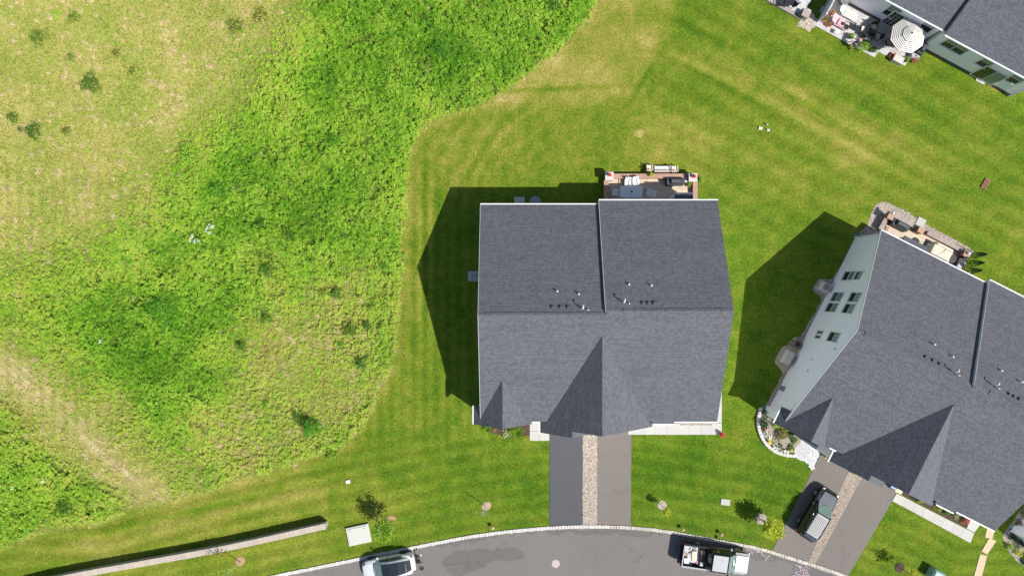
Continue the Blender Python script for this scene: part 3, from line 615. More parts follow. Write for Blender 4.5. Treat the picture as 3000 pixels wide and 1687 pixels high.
def duplex(label, loc, rz, extras):
    """two joined units: a long gabled roof stepped between the units, a small and a large front gable"""
    r = thing('duplex_house', label, 'house', loc, rz); r.matrix_basis = Matrix.Translation(loc) @ Matrix.Rotation(rz, 4, 'Z')
    x0, xm, x1 = -2.6, 7.3, 17.0; yr, zr = -2.05, 8.1; st = .26
    zL = lambda y: zr-PITCH*(y-yr)                    # rear plane, left unit
    zF = lambda y: zr-PITCH*(yr-y)                    # front plane
    yR = yr+st/2/PITCH; zR = zr+st/2
    eL, eR, eF = 6.89, 7.22, -11.05
    th = .2
    # roofs
    MB().slab([(x0,yr,zr),(x0,eL,zL(eL)),(xm,eL,zL(eL)),(xm,yr,zr)], th).build('roof', 'shingles', r, uv=True)
    MB().slab([(xm-.12,yR,zR),(xm-.12,eR,zL(eR)+st),(x1,eR,zL(eR)+st),(x1,yR,zR)], th).build('roof', 'shingles', r, uv=True)
    MB().slab([(x0,yr,zr),(xm-.12,yr,zr),(xm-.12,yR,zR),(x1,yR,zR),(x1,eF,zF(eF)),(13.4,eF,zF(eF)),(13.4,eF-.2,zF(eF-.2)),(11.6,eF-.2,zF(eF-.2)),(11.6,eF,zF(eF)),(x0,eF,zF(eF))][::-1], th).build('roof', 'shingles', r, uv=True)
    # step flashing board between the units
    MB().add([(xm-.13,yR,zR-.02),(xm-.13,eR,zL(eR)+st-.02),(xm-.13,eR,zL(eR)-.05),(xm-.13,yr,zr-.05),(xm-.10,yR,zR-.02),(xm-.10,eR,zL(eR)+st-.02),(xm-.10,eR,zL(eR)-.05),(xm-.10,yr,zr-.05)], [(0,1,2,3),(7,6,5,4),(0,4,5,1),(1,5,6,2),(2,6,7,3),(3,7,4,0)]).build('rake_board', 'white_trim', r)
    MB().tube([(xm-.14,yR,zR+.0),(xm-.14,eR,zL(eR)+st+.0)], .018, 6).build('drip_edge', 'white_trim', r)
    for a_, b_, y_, z_ in ((x0+.6,xm-.3,yr,zr),(xm+1.2,x1-.5,yR,zR)):
        MB().slab([(a_,y_,z_+.05),(b_,y_,z_+.05),(b_,y_+.19,z_+.05-.19*PITCH),(a_,y_+.19,z_+.05-.19*PITCH)], .035).slab([(a_,y_,z_+.05),(b_,y_,z_+.05),(b_,y_-.19,z_+.05-.19*PITCH),(a_,y_-.19,z_+.05-.19*PITCH)][::-1], .035).build('ridge_vent', 'shingles', r, uv=True)
    # small front gable
    gx, gz, hw, ez, yf, yb = -.77, 5.7, 2.42, 3.65, -11.34, -9.8
    MB().slab([(gx,-7.0,gz),(gx-.55,-7.0,gz-.55*(gz-ez)/hw),(x0+.02,yb+.9,gz-(gx-x0-.02)*(gz-ez)/hw),(x0+.02,yb,gz-(gx-x0-.02)*(gz-ez)/hw),(gx-hw,yb,ez),(gx-hw,yf,ez),(gx,yf,gz)], .16).build('gable_roof', 'shingles', r, uv=True)
    MB().slab([(gx,-7.0,gz),(gx,yf,gz),(gx+hw,yf,ez),(gx+hw,-9.9,ez),(gx+.6,-7.0,gz-.6*(gz-ez)/hw)][::-1], .16).build('gable_roof', 'shingles', r, uv=True)
    # large front gable with a nested one over the left garage
    bx, bz, bh, be, bf, nf = 7.04, 7.37, 4.68, 3.6, -11.56, -12.06; sl_ = (bz-be)/bh
    nx_, nz = 4.84, 7.37-.806*(7.04-4.84)
    MB().slab([(bx,-3.3,bz),(bx,bf,bz),(nx_,bf,nz),(nx_,nf,nz),(bx-bh,nf,be),(bx-bh,-9.5,be),(bx-.8,-3.3,bz-.8*sl_)][::-1], .16).build('gable_roof', 'shingles', r, uv=True)
    MB().slab([(bx,-3.3,bz),(bx+.8,-3.3,bz-.8*sl_),(bx+bh,-9.5,be),(bx+bh,bf,be),(bx,bf,bz)][::-1], .16).build('gable_roof', 'shingles', r, uv=True)
    MB().slab([(nx_,bf+.6,nz),(nx_,nf,nz),(nx_+(nz-be)/sl_,nf,be),(nx_+(nz-be)/sl_,bf+.6,be)], .16).build('gable_roof', 'shingles', r, uv=True)
    # walls
    w = MB(); wy0, wyL, wyR = -10.75, 6.6, 6.9
    for a, b, yb_, s2 in ((x0+.02, xm-.02, wyL, 0), (xm+.0, x1-.02, wyR, st)):
        prof = [(wy0,0),(yb_,0),(yb_,zL(yb_)+s2-.22),(yr if s2 == 0 else yR,(zr if s2 == 0 else zR)-.22),(wy0,zF(wy0)-.22)]
        n = len(prof); w.add([(a,p,z) for p, z in prof]+[(b,p,z) for p, z in prof], [tuple(range(n))[::-1], tuple(range(n,2*n))]+[(i,(i+1)%n,(i+1)%n+n,i+n) for i in range(n)])
    w.build('wall', 'siding', r)
    def gbox(gx, hw, ez, gz, yb, yf):
        pr = [(gx-hw,0),(gx+hw,0),(gx+hw,ez),(gx,gz),(gx-hw,ez)]
        return MB().add([(x,yb,z) for x, z in pr]+[(x,yf,z) for x, z in pr], [(0,1,2,3,4),(9,8,7,6,5)]+[((i+1)%5,i,i+5,(i+1)%5+5) for i in range(5)])
    gbox(gx, hw-.32, ez+.05, gz-.25, -10.2, yf+.3).build('wall', 'siding', r)
    gbox(bx, bh-.35, be+.06, bz-.25, -10.2, bf+.3).build('wall', 'siding', r)
    gbox(nx_, (nz-be)/sl_-.35, be+.06, nz-.25, bf+.35, nf+.3).build('wall', 'siding', r)
    for cx in (4.55, 9.4):
        d = MB().box((cx, (nf if cx < 7 else bf)+.27, 1.15), (2.7,.06,2.3)).build('garage_door', 'white_trim', r)
        for k in range(1, 4): MB().box((cx, (nf if cx < 7 else bf)+.235, .57*k), (2.64,.02,.03)).build('panel_groove', 'grey_metal', d)
    # gutters, fascia
    g = .10
    for a, b, y, z in ((x0-.03,xm-.15,eL+.06,zL(eL)),(xm-.12,x1+.03,eR+.06,zL(eR)+st),(13.45,x1+.03,eF-.06,zF(eF)),(11.75,13.38,eF-.26,zF(eF-.2)),(1.7,2.3,eF-.06,zF(eF))):
        MB().box(((a+b)/2,y,z-.06), (b-a,g,.13)).build('gutter', 'white_trim', r)
    MB().box((gx-hw-.06,(yb+yf)/2,ez-.06), (g,yb-yf,.13)).build('gutter', 'white_trim', r)
    MB().box((bx-bh-.06,(-9.9+nf)/2-.6,be-.06), (g,1.2,.13)).build('gutter', 'white_trim', r)
    MB().add([(x0-.03,yr,zr+.01),(x0-.03,eL,zL(eL)+.01),(x0-.03,eL,zL(eL)-.24),(x0-.03,yr,zr-.24),(x0-.006,yr,zr+.01),(x0-.006,eL,zL(eL)+.01),(x0-.006,eL,zL(eL)-.24),(x0-.006,yr,zr-.24)], [(0,1,2,3),(7,6,5,4),(0,4,5,1),(1,5,6,2),(2,6,7,3),(3,7,4,0)]).build('rake_board', 'white_trim', r)
    MB().add([(x0-.03,yr,zr+.01),(x0-.03,eF,zF(eF)+.01),(x0-.03,eF,zF(eF)-.24),(x0-.03,yr,zr-.24),(x0-.006,yr,zr+.01),(x0-.006,eF,zF(eF)+.01),(x0-.006,eF,zF(eF)-.24),(x0-.006,yr,zr-.24)], [(3,2,1,0),(4,5,6,7),(1,5,4,0),(2,6,5,1),(3,7,6,2),(0,4,7,3)]).build('rake_board', 'white_trim', r)
    MB().box((x0-.06,wyL-.05,1.95), (.09,.08,3.9)).build('downspout', 'white_trim', r)
    MB().box((xm-.2,wyL+.1,2.0), (.08,.09,4.0)).build('downspout', 'white_trim', r)
    hf = lambda x, y: zL(y)+(st if x > xm else 0)
    P0 = lambda px, py, h: G(px, py, h)
    vents(r, hf, [(*P0(1632,853,7.2),.32),(*P0(1695,861,7.3),.26),(*P0(1842,833,7.3),.26),(*P0(1907,836,7.3),.32)], [P0(1704,903,7.7),P0(1824,885,7.8)],
          [P0(x,900,7.7) for x in (1618,1642,1664)]+[P0(x,888,7.8) for x in (1882,1898,1915)])
    extras(r)
    return r
def porch_roof(r, xa, xb, y0=6.85, y1=8.05):
    MB().slab([(xa,y0,3.35),(xb,y0,3.35),(xb,y1,2.95),(xa,y1,2.95)], .14).build('porch_roof', 'shingles', r, uv=True)
    for x in (xa+.12, xb-.12): MB().box((x,y1-.15,1.41), (.14,.14,2.78)).build('porch_post', 'white_trim', r)
def ex1(r): porch_roof(r, 13.72, 15.25)
duplex('middle duplex house with dark grey roof between the two straight driveways and the walled patio', (0,0,0), 0, ex1)
TH2 = math.radians(-26.8); T2 = (29.81,-2.57,0)
def ex2(r):
    z3 = lambda x, y: (2100+x*.3494, 560+y*.3494)
    for (x, y, w, h, mu) in ((1108,711,.80,1.75,0),(1190,708,.72,.95,1),(1012,887,.80,1.75,0),(1160,890,.80,1.55,2),(967,976,.80,1.75,0),(1110,985,.80,1.55,2),(982,1223,.80,1.55,2)):
        p = ray_local(*z3(x, y), r, (0, -2.58)); window(r, (-2.58, p.y, p.z), w, h, 0, -1, mu)
    for x, y in ((870,1184),(850,1223)):
        p = ray_local(*z3(x, y), r, (0, -2.58)); window(r, (-2.58, p.y, p.z), .25, .85, 0, -1, 0, pane=('glass_dark','glass_dark'))
    for px, py in ((2379,1052),(2367,1086),(2446,1022)):
        p = ray_local(px, py, r, (0, -2.58)); MB().box((-2.62, p.y, p.z), (.10,.2,.2)).build('wall_vent', 'white_trim', r)
    p = ray_local(2295, 1139, r, (0, -2.58)); MB().box((-2.68, p.y, p.z), (.2,.42,.7)).box((-2.80, p.y, p.z+.05), (.08,.2,.25)).build('meter_box', 'grey_metal', r)
    a = ray_local(2656, 690, r, (2, 3.0)); porch_roof(r, a.x-.1, a.x+2.1, 6.5, 7.75)
house2 = duplex('right duplex house with white gable wall in view and black car on its driveway', T2, TH2, ex2)
TH4 = math.radians(-37); c4 = Vector((44.6,-21.5,0)); T4 = c4-(Matrix.Rotation(TH4,4,'Z') @ Vector((-2.58,-10.75,0)))
duplex('white house corner at the lower right edge of the picture', tuple(T4), TH4, lambda r: None)
# house at the upper right: its rear wall and half its roof are in view
def house3():
    u = Vector((.881,-.473,0)); ang = math.atan2(u.y, u.x); o3 = Vector((36.35,21.65,0))
    r = thing('duplex_house', 'white house at the upper right behind the patio with the striped parasol', 'house', o3, ang)
    r.matrix_basis = Matrix.Translation(o3) @ Matrix.Rotation(ang, 4, 'Z')
    # own axes: x along the rear wall to the lower right, y into the house
    e = 3.75; run = 8.9; st = .3
    for a, b, y0, s2 in ((-9.6, .05, 0, 0), (0.0, 9.25, -.38, st)):
        zt = e+PITCH*run
        MB().slab([(a,y0-.30,e-PITCH*.3+s2*.6),(b,y0-.30,e-PITCH*.3+s2*.6),(b,run,zt+s2*.6),(a,run,zt+s2*.6)], .2).build('roof', 'shingles', r, uv=True)
        MB().slab([(a,run,zt+s2*.6),(b,run,zt+s2*.6),(b,2*run,e+s2*.6),(a,2*run,e+s2*.6)], .2).build('roof', 'shingles', r, uv=True)
        pr = [(y0,0),(y0,e-.15+s2*.4),(run,zt-.15),(2*run-.4,e-.1),(2*run-.4,0)]; a2, b2 = a+.02, b-.25
        MB().add([(a2,y,z) for y, z in pr]+[(b2,y,z) for y, z in pr], [(0,1,2,3,4),(9,8,7,6,5)]+[((i+1)%5,i,i+5,(i+1)%5+5) for i in range(5)]).build('wall', 'siding', r)
        MB().box(((a+b)/2,y0-.36,e-PITCH*.3+s2*.6-.06), (b-a,.12,.13)).build('gutter', 'white_trim', r)
        MB().box(((a+b)/2,y0-.02,.10), (b-a-.3,.03,.5)).build('foundation', 'dirt_dark', r)
    MB().tube([(0,-.66,e-PITCH*.68+st*.6+.02),(0,run,e+PITCH*run+st*.6+.02)], .03, 6).build('drip_edge', 'white_trim', r)
    MB().box((8.95,-.50,1.8), (.1,.09,3.5)).build('downspout', 'white_trim', r)
    q = lambda px, py, y: ray_local(px, py, r, (1, y))
    for px, py, w, h, mu in ((2614,34,1.0,1.6,2),(2719,77,1.0,1.6,2)):
        p = q(px, py, 0); window(r, (p.x, 0, p.z), w, h, 1, -1, mu)
    for px, py in ((2785.5,127),(2816.6,144),(2889.6,183),(2976.5,231)):
        p = q(px, py, -.38); window(r, (p.x, -.38, p.z), .95, 1.5, 1, -1, 0)
    for px, py, y, mu, pn in ((2652,50,0,3,('glass_dark','glass_dark')), (2920.6,211,-.38,0,('glass_dark','glass_green'))):
        p = q(px, py, y); d = MB().box((p.x,y-.03,1.25), (2.2,.06,2.3)).build('sliding_door', 'white_trim', r)
        for k in (-1, 1): MB().box((p.x+k*.51,y-.07,1.27), (.94,.02,2.05)).build('pane', pn[0] if k < 0 else pn[1], d)
        if mu:
            m = MB()
            for k in (-1, 1):
                for i in range(1, mu): m.box((p.x+k*.51-.47+.94*i/mu,y-.085,1.27), (.025,.012,2.05))
                for i in range(1, 5): m.box((p.x+k*.51,y-.086,.25+2.05*i/5), (.94,.012,.025))
            m.build('muntin', 'white_trim', d)
    for px, py, y in ((2955,199,-.38),(2684,46,0)):
        p = q(px, py, y); MB().lathe((p.x,y-.12,p.z-.15), [(.04,0),(.08,.08),(.08,.25),(.02,.32)], 8).build('wall_lamp', 'black_metal', r)
    return r
house3()
# ------------------------------------------------------------------ plants
def dome(n, r, h, z0=0.0, shell=.55):
    a = RNG.random(n)*2*np.pi; u = RNG.random(n); q = np.sqrt(1-u**2); rad = (shell+(1-shell)*RNG.random(n))
    bump = 1+.28*np.sin(a*3+RNG.random()*6)+.15*np.sin(a*7+RNG.random()*6)
    return np.c_[np.cos(a)*q*rad*r*bump, np.sin(a)*q*rad*r*bump, z0+u*rad*h]
def plant(name, label, cat, px, py, r, h, mat, n=150, leaf=.06, group=None, flower=None, fn=20, z=0.0, pot=None):
    x, y = G(px, py, z); t = thing(name, label, cat, (x, y, z), RNG.random()*6, group)
    z0 = 0
    if pot:
        pr, ph, pm = pot; z0 = ph
        MB().lathe((0,0,0), [(pr*.7,0),(pr,ph*.9),(pr*1.06,ph),(pr*.85,ph),(pr*.8,ph-.03)], 12).build('pot', pm, t)
    P = dome(n, r, h, z0)
    o = bpy.data.objects.new('foliage', leaves_mesh('foliage', P, RNG.uniform(.7,1.3,n)*leaf, RNG.uniform(.4,.6,n)*leaf, mat, None, .5)); col.objects.link(o); o.parent = t
    mb = MB()
    for k in range(3): a = RNG.random()*6.28; mb.tube([(0,0,max(0,z0-.05)),(math.cos(a)*r*.4,math.sin(a)*r*.4,z0+h*.6)], .012, 4, .005)
    mb.build('stem', 'bark', t)
    if flower:
        P = dome(fn, r*1.02, h*1.06, z0, .92)
        o = bpy.data.objects.new('blossoms', leaves_mesh('blossoms', P, RNG.uniform(.8,1.3,fn)*.05, RNG.uniform(.8,1.2,fn)*.045, flower, None, .3)); col.objects.link(o); o.parent = t
    return t
def grassy(name, label, cat, px, py, r, h, mat, n=120, group=None, w=.018):
    x, y = G(px, py); t = thing(name, label, cat, (x, y, 0), 0, group)
    yaw = RNG.random(n)*2*np.pi; el = RNG.uniform(.35, 1.3, n); d = np.c_[np.cos(yaw)*np.cos(el), np.sin(yaw)*np.cos(el), np.sin(el)]
    P = np.c_[np.cos(yaw)*r*.25*RNG.random(n), np.sin(yaw)*r*.25*RNG.random(n), np.zeros(n)]
    o = bpy.data.objects.new('foliage', leaves_mesh('foliage', P, RNG.uniform(.35,.55,n)*max(r,h), w*RNG.uniform(.8,1.4,n), mat, None, .4, d, True)); col.objects.link(o); o.parent = t; return t
def tree(label, px, py, h, cr, ch, mat, n, leaf, lean=(0,0), trunk='bark', group='young street trees', limbs=7, tr=.035, cz=None):
    x, y = G(px, py); t = thing('young_tree', label, 'tree', (x, y, 0), 0, group)
    mb = MB(); top = Vector((lean[0], lean[1], h*.92)); mb.tube([(0,0,0), tuple(top*.5+Vector((.03,.02,0))), tuple(top)], tr, 7, tr*.25)
    tips = []
    for k in range(limbs):
        f = .42+.5*k/limbs; a = k*2.4+RNG.random(); b = top*f; L = cr*(1.15-.5*f)*RNG.uniform(.75,1.1)
        e = b+Vector((math.cos(a)*L, math.sin(a)*L, L*RNG.uniform(.4,.9))); m = (b+e)/2+Vector((0,0,-.04)); mb.tube([tuple(b), tuple(m), tuple(e)], tr*.45, 5, tr*.12); tips += [e, m, (m+e)/2]
    mb.build('trunk', trunk, t)
    if n:
        tips = np.array([tuple(v) for v in tips]); cz = h*.68 if cz is None else cz
        P1 = tips[RNG.integers(0, len(tips), n//2)]+RNG.normal(0, cr*.20, (n//2, 3))
        q = RNG.normal(0, 1, (n-n//2, 3)); q /= np.linalg.norm(q, axis=1)[:,None]; rad = RNG.random((n-n//2,1))**.4
        cl = 1+.35*np.sin(q[:,:1]*5+1)*np.sin(q[:,1:2]*6+RNG.random()*6)
        P2 = q*rad*cl*np.array([cr, cr, ch])+np.array([lean[0]*.7, lean[1]*.7, cz])
        P = np.r_[P1, P2]; m = len(P)
        o = bpy.data.objects.new('crown', leaves_mesh('crown', P, RNG.uniform(.7,1.3,m)*leaf, RNG.uniform(.4,.6,m)*leaf, mat, None, .9)); col.objects.link(o); o.parent = t
    return t
def mulch_ring(label, px, py, r, mat, stones=False):
    x, y = G(px, py)
    if stones:
        return pebbles('gravel', [(x+r*math.cos(k*.393)*RNG.uniform(.9,1.08), y+r*math.sin(k*.393)*RNG.uniform(.9,1.08)) for k in range(16)], 480, .025, .05, 'pebble_tan' if mat is None else mat, .012, label=label)
    poly = ragged([(x+r*math.cos(k*.3142), y+r*math.sin(k*.3142)) for k in range(20)], .09, .06, int(px) % 50)
    return kind(MB().prism(poly, 0, .035).prism([(x+(a-x)*.8, y+(b-y)*.8) for a, b in poly], .02, .06).build('mulch_ring', mat), 'stuff', label)
tree('leafy young tree in a round tan mulch ring beside the pale utility pad', 1140, 1524, 3.6, .95, .85, 'tree_leaf', 1300, .095)
mulch_ring('tan mulch ring of leafy tree', 1145, 1526, .48, 'tan_mulch')
tree('nearly bare sapling with pale twigs in the front lawn left of the dark driveway', 1421, 1479, 3.1, .55, .5, 'pale_leaf', 26, .05, trunk='pale_bark', limbs=11, tr=.03)
mulch_ring('worn earth ring of bare sapling', 1425, 1481, .42, 'soil')
tree('small sapling on a stone ring beside the taupe driveway', 1940, 1481, 2.3, .36, .34, 'lime_leaf', 260, .075, lean=(.12,-.1), limbs=5, tr=.022)
mulch_ring('stone ring of small sapling', 1940, 1479, .40, 'pebble_light', True)
tree('bright yellow green tree with stone ring beside the black car driveway', 2238, 1527, 2.9, .82, .70, 'lime_leaf', 1000, .11)
mulch_ring('stone ring of yellow green tree', 2230, 1520, .50, 'pebble_light', True)
tree('pale thin tree below the retaining wall at the bottom of the picture', 706, 1645, 4.6, .75, .7, 'tree_leaf', 260, .08, lean=(-.35,-.05), trunk='pale_bark', tr=.04)
mulch_ring('tan mulch ring of pale thin tree', 705, 1643, .42, 'tan_mulch')
tree('young tree in a dark mulch ring at the bottom right lawn', 2632, 1659, 3.1, .62, .6, 'lime_leaf', 320, .085, lean=(.1,0))
mulch_ring('dark mulch ring of lower right tree', 2635, 1661, .44, 'mulch')
# shrubs standing in the field
for k, (px, py, r, h, m, n, lab) in enumerate([
    (268,245,1.05,.9,'shrub_leaf',620,'dark round shrub alone in the pale meadow, largest there'),
    (102,385,.95,.7,'shrub_leaf',430,'dark shrub at the left edge of the pale meadow'),
    (42,345,.65,.6,'shrub_leaf',220,'small yellowish shrub at the far left above a darker one'),
    (195,385,.5,.4,'olive_leaf',130,'low sparse weed clump right of the dark left edge shrub'),
    (62,380,.3,.5,'dark_leaf',90,'tiny near black bush at the left edge of the meadow'),
    (218,52,.70,.45,'shrub_leaf',230,'flat dull green shrub near the top left corner'),
    (165,43,.60,.40,'scrub_leaf',200,'pale green low shrub in the top left corner'),
    (115,112,1.05,.5,'shrub_leaf',330,'wide loose green shrub below the top left corner pair'),
    (692,78,1.0,.7,'dark_leaf',240,'thin dark shrub with gaps at the top of the meadow'),
    (765,48,.9,.6,'olive_leaf',200,'faint brownish shrub at the top beside the thin dark one'),
    (342,155,.5,.35,'olive_leaf',100,'small clump of weeds above the largest meadow shrub'),
    (208,168,.55,.4,'dark_leaf',110,'small dark weed streak left of the largest meadow shrub'),
    (388,210,.4,.3,'shrub_leaf',80,'tiny weed clump right of the largest meadow shrub'),
    (918,1248,.95,1.9,'fresh_leaf',900,'tall fresh green bush throwing a dark shadow in the dry lower field'),
    (880,1222,.75,1.1,'shrub_leaf',300,'dark bush leaning beside the tall fresh green bush'),
    (490,905,2.0,1.7,'fresh_leaf',1700,'large leafy bush mass in the middle of the weeds'),
    (395,1000,1.0,1.2,'scrub_leaf',420,'green bush below the large leafy bush mass'),
    (788,790,.7,1.3,'shrub_leaf',380,'dark green bush in the weeds nearest the centre of the field'),
    (560,455,1.1,1.3,'scrub_leaf',620,'tall weed clump where meadow meets the weeds'),
    (1040,650,.9,.9,'shrub_leaf',380,'dull feathery bush left of the lawn edge'),
    (1050,865,.25,.5,'dark_leaf',80,'blue green thistle tuft near the lawn edge'),
    (955,865,.6,.9,'scrub_leaf',220,'yellowish bush in the dry patch left of the lawn'),
    (1110,900,.95,1.2,'scrub_leaf',480,'bright bush at the lawn edge left of the house shadow'),
    (1120,70,1.0,1.5,'scrub_leaf',520,'tall bush near the top edge of the weeds'),
    (1560,60,.9,1.3,'scrub_leaf',520,'rounded bush at the top where weeds meet the dry lawn'),
    (1625,25,.8,1.2,'shrub_leaf',420,'dark bush at the top edge beside the dry lawn'),
    (850,330,1.1,1.3,'scrub_leaf',560,'tall weed clump in the upper middle of the field'),
    (1150,260,.8,1.2,'scrub_leaf',420,'green hump in the upper weeds'),
    (1380,272,.30,.5,'dry_leaf',90,'rusty brown dead plant near the lawn edge'),
    (70,1390,1.2,1.3,'scrub_leaf',560,'green thicket in the lower left corner'),
    (200,1480,1.1,1.2,'shrub_leaf',480,'dark leafy thicket at the lower left above the lawn'),
    (990,860,.62,1.2,'shrub_leaf',260,'dark bush left of the lawn, uppermost in the dry patch'),
    (1030,965,.75,1.2,'shrub_leaf',300,'wide dark bush in the dry patch level with the house ridge'),
    (1062,1060,.70,1.1,'shrub_leaf',280,'dark olive bush near the lawn edge below the wide dark bush'),
    (1078,955,.42,1.0,'shrub_leaf',150,'small dark bush beside the lawn edge'),
    (783,930,.60,1.0,'shrub_leaf',240,'dark clump between green weeds and the dry patch'),
    (712,1012,.50,.9,'shrub_leaf',180,'small dark clump at the left of the dry patch'),
    (1135,905,.55,1.0,'tree_leaf',240,'bright green bush pressed against the lawn edge'),
    (1128,960,.55,1.0,'scrub_leaf',240,'yellow green bush on the lawn edge below a brighter one'),
    (1130,780,.45,.9,'fresh_leaf',200,'fresh green bush on the lawn edge beside the shadow tip'),
    (1000,1010,.35,.7,'fresh_leaf',120,'low fresh green tuft inside the dry patch'),
    (855,690,.60,1.3,'shrub_leaf',240,'dark bush in the weeds above the dry patch'),
    (770,660,.55,1.2,'shrub_leaf',220,'dark bush right of the white wildflowers'),
    (1010,690,.45,1.0,'shrub_leaf',170,'dark bush beside the dull feathery one'),
    (920,765,.40,1.0,'shrub_leaf',150,'small dark bush right of the darkest centre bush'),
    (650,560,.9,1.4,'fresh_leaf',420,'green hump above the white wildflowers'),
    (985,415,.8,1.5,'fresh_leaf',380,'green hump in the middle of the upper weeds'),
    (1290,150,.9,1.4,'fresh_leaf',420,'green hump near the top right of the weeds'),
    (780,1180,.35,.6,'fresh_leaf',110,'low green tuft in the lower dry field'),
    (975,1330,.55,.8,'tree_leaf',220,'soft green bush at the lowest lawn edge of the field'),
    (30,1320,.25,.4,'dry_leaf',60,'small red brown plant in the lower left thicket')]):
    if k < 13: h, m, n = h*.75, {'dark_leaf':'shrub_leaf'}.get(m, m), int(n*1.3)
    plant('field_shrub', lab, 'shrub', px, py, r*.92, h, m, n, .06 if k < 13 else .075 if r > .4 else .05, group='shrubs standing in the rough field')
for px, py in ((571,709),(560,702),(582,706),(566,692),(621,667),(628,664),(612,664),(618,684),(608,676),(130,1408),(42,1428),(298,1000)):
    x, y = G(px, py, .8); t = thing('white_flower', 'white wildflower cluster among the green weeds', 'flower', (x, y, 0), 0, 'white wildflowers in the weeds')
    n = 9; P = np.c_[RNG.normal(0,.09,n), RNG.normal(0,.09,n), .95+RNG.random(n)*.15]
    o = bpy.data.objects.new('blossoms', leaves_mesh('blossoms', P, .045+0*P[:,0], .04+0*P[:,0], 'flower_white', None, .2)); col.objects.link(o); o.parent = t
    MB().tube([(0,0,0),(.02,.01,1.0)], .008, 4).build('stem', 'shrub_leaf', t)
# flower bed, right house
BED = 'plants in the curved flower bed'
for a in (('dark_shrub','tall dark evergreen at the back of the curved flower bed','shrub',2243,1208,.42,1.3,'dark_leaf',420,.06),
    ('dark_shrub','dark evergreen beside the curved stone edging','shrub',2234,1238,.45,1.1,'dark_leaf',420,.06),
    ('green_shrub','lime green leafy shrub nearest the white gutter','shrub',2278,1240,.45,.8,'tree_leaf',320,.075),
    ('green_shrub','bright green shrub beneath the front eave of the right house','shrub',2301,1254,.38,.7,'tree_leaf',260,.075),
    ('green_shrub','green shrub last along the front eave of the flower bed','shrub',2318,1264,.36,.6,'shrub_leaf',240,.075),
    ('olive_shrub','large olive and orange shrub in the middle of the flower bed','shrub',2286,1270,.62,.7,'olive_leaf',460,.06),
    ('small_shrub','small dark green shrub beside the paved circle','shrub',2325,1288,.32,.5,'shrub_leaf',170,.06)):
    plant(*a, group=BED)
for px, py, r, lab in ((2243,1270,.30,'white flowers at the left end of the flower bed'),(2250,1280,.26,'white flowers below the olive shrub on the left'),(2267,1303,.34,'white flowers along the middle of the curved edging'),(2279,1309,.26,'white flowers right of the middle of the edging'),(2292,1318,.26,'white flowers left of the yellow ones'),(2303,1322,.20,'last white flowers before the paved circle')):
    plant('white_flowers', lab, 'flowers', px, py, r, .35, 'shrub_leaf', 70, .05, BED, 'flower_white', 34)
for px, py, lab in ((2250,1292,'yellow flowers inside the curved edging on the left'),(2311,1321,'yellow flowers beside the paved circle')):
    plant('yellow_flowers', lab, 'flowers', px, py, .25, .35, 'shrub_leaf', 70, .05, BED, 'flower_yellow', 46)
plant('green_shrub', 'green plant above the yellow flowers by the circle', 'shrub', 2316, 1309, .3, .4, 'shrub_leaf', 130, .06, BED)
plant('dark_shrub', 'dark plant between the white flower clusters', 'shrub', 2284, 1305, .26, .4, 'dark_leaf', 110, .05, BED)
plant('red_flowers', 'small red flower among the dark evergreens', 'flowers', 2236, 1257, .16, .35, 'dark_leaf', 40, .05, BED, 'flower_red', 14)
plant('potted_plant', 'yellow potted plant at the garage corner beside the driveway', 'potted plant', 2419, 1331, .28, .35, 'olive_leaf', 130, .06, None, 'flower_yellow', 16, pot=(.24,.35,'black_metal'))
plant('potted_plant', 'yellow potted plant at the top of the tan stone strip', 'potted plant', 2499, 1380, .22, .3, 'olive_leaf', 100, .05, None, 'flower_yellow', 10, pot=(.2,.3,'black_metal'))
WB = 'plants in the mulch bed of the right house'
for px, py, r, m, lab in ((2676,1450,.30,'dark_leaf','dark plant nearest the yellow bin'),(2694,1463,.33,'tree_leaf','bright green plant second from the yellow bin'),(2747,1486,.36,'tree_leaf','bright green plant under the gable end corner'),(2770,1498,.28,'shrub_leaf','dull green plant in the middle of the mulch bed'),(2798,1508,.30,'pale_leaf','pale green plant before the red flowers'),(2656,1437,.16,'olive_leaf','small yellowish weed beside the yellow bin')):
    plant('bedding_plant', lab, 'plant', px, py, r, .4, m, 150, .06, WB)
plant('red_flowers', 'red and yellow flowers at the end of the mulch bed', 'flowers', 2826, 1523, .32, .4, 'olive_leaf', 110, .05, WB, 'flower_red', 44)
FB = 'plants in the front bed of the middle house'
grassy('daylily', 'green daylily clump left of the small gable peak', 'plant', 1428, 1256, .55, .4, 'tree_leaf', 130, FB)
plant('hosta', 'cream edged hosta below the small gable peak', 'plant', 1481, 1270, .42, .35, 'pale_leaf', 130, .09, FB)
grassy('daylily', 'large blue green daylily beside the white porch slab', 'plant', 1517, 1266, .75, .5, 'tree_leaf', 220, FB)
grassy('daylily', 'bright daylily between the hosta and the large one', 'plant', 1503, 1262, .55, .5, 'tree_leaf', 130, FB)
plant('dark_shrub', 'small red brown shrub at the left of the hosta', 'shrub', 1449, 1258, .22, .3, 'dry_leaf', 70, .05, FB)
plant('bedding_plant', 'yellow green plant at the lawn edge by the porch slab', 'plant', 1538, 1284, .3, .2, 'lime_leaf', 60, .05, FB)
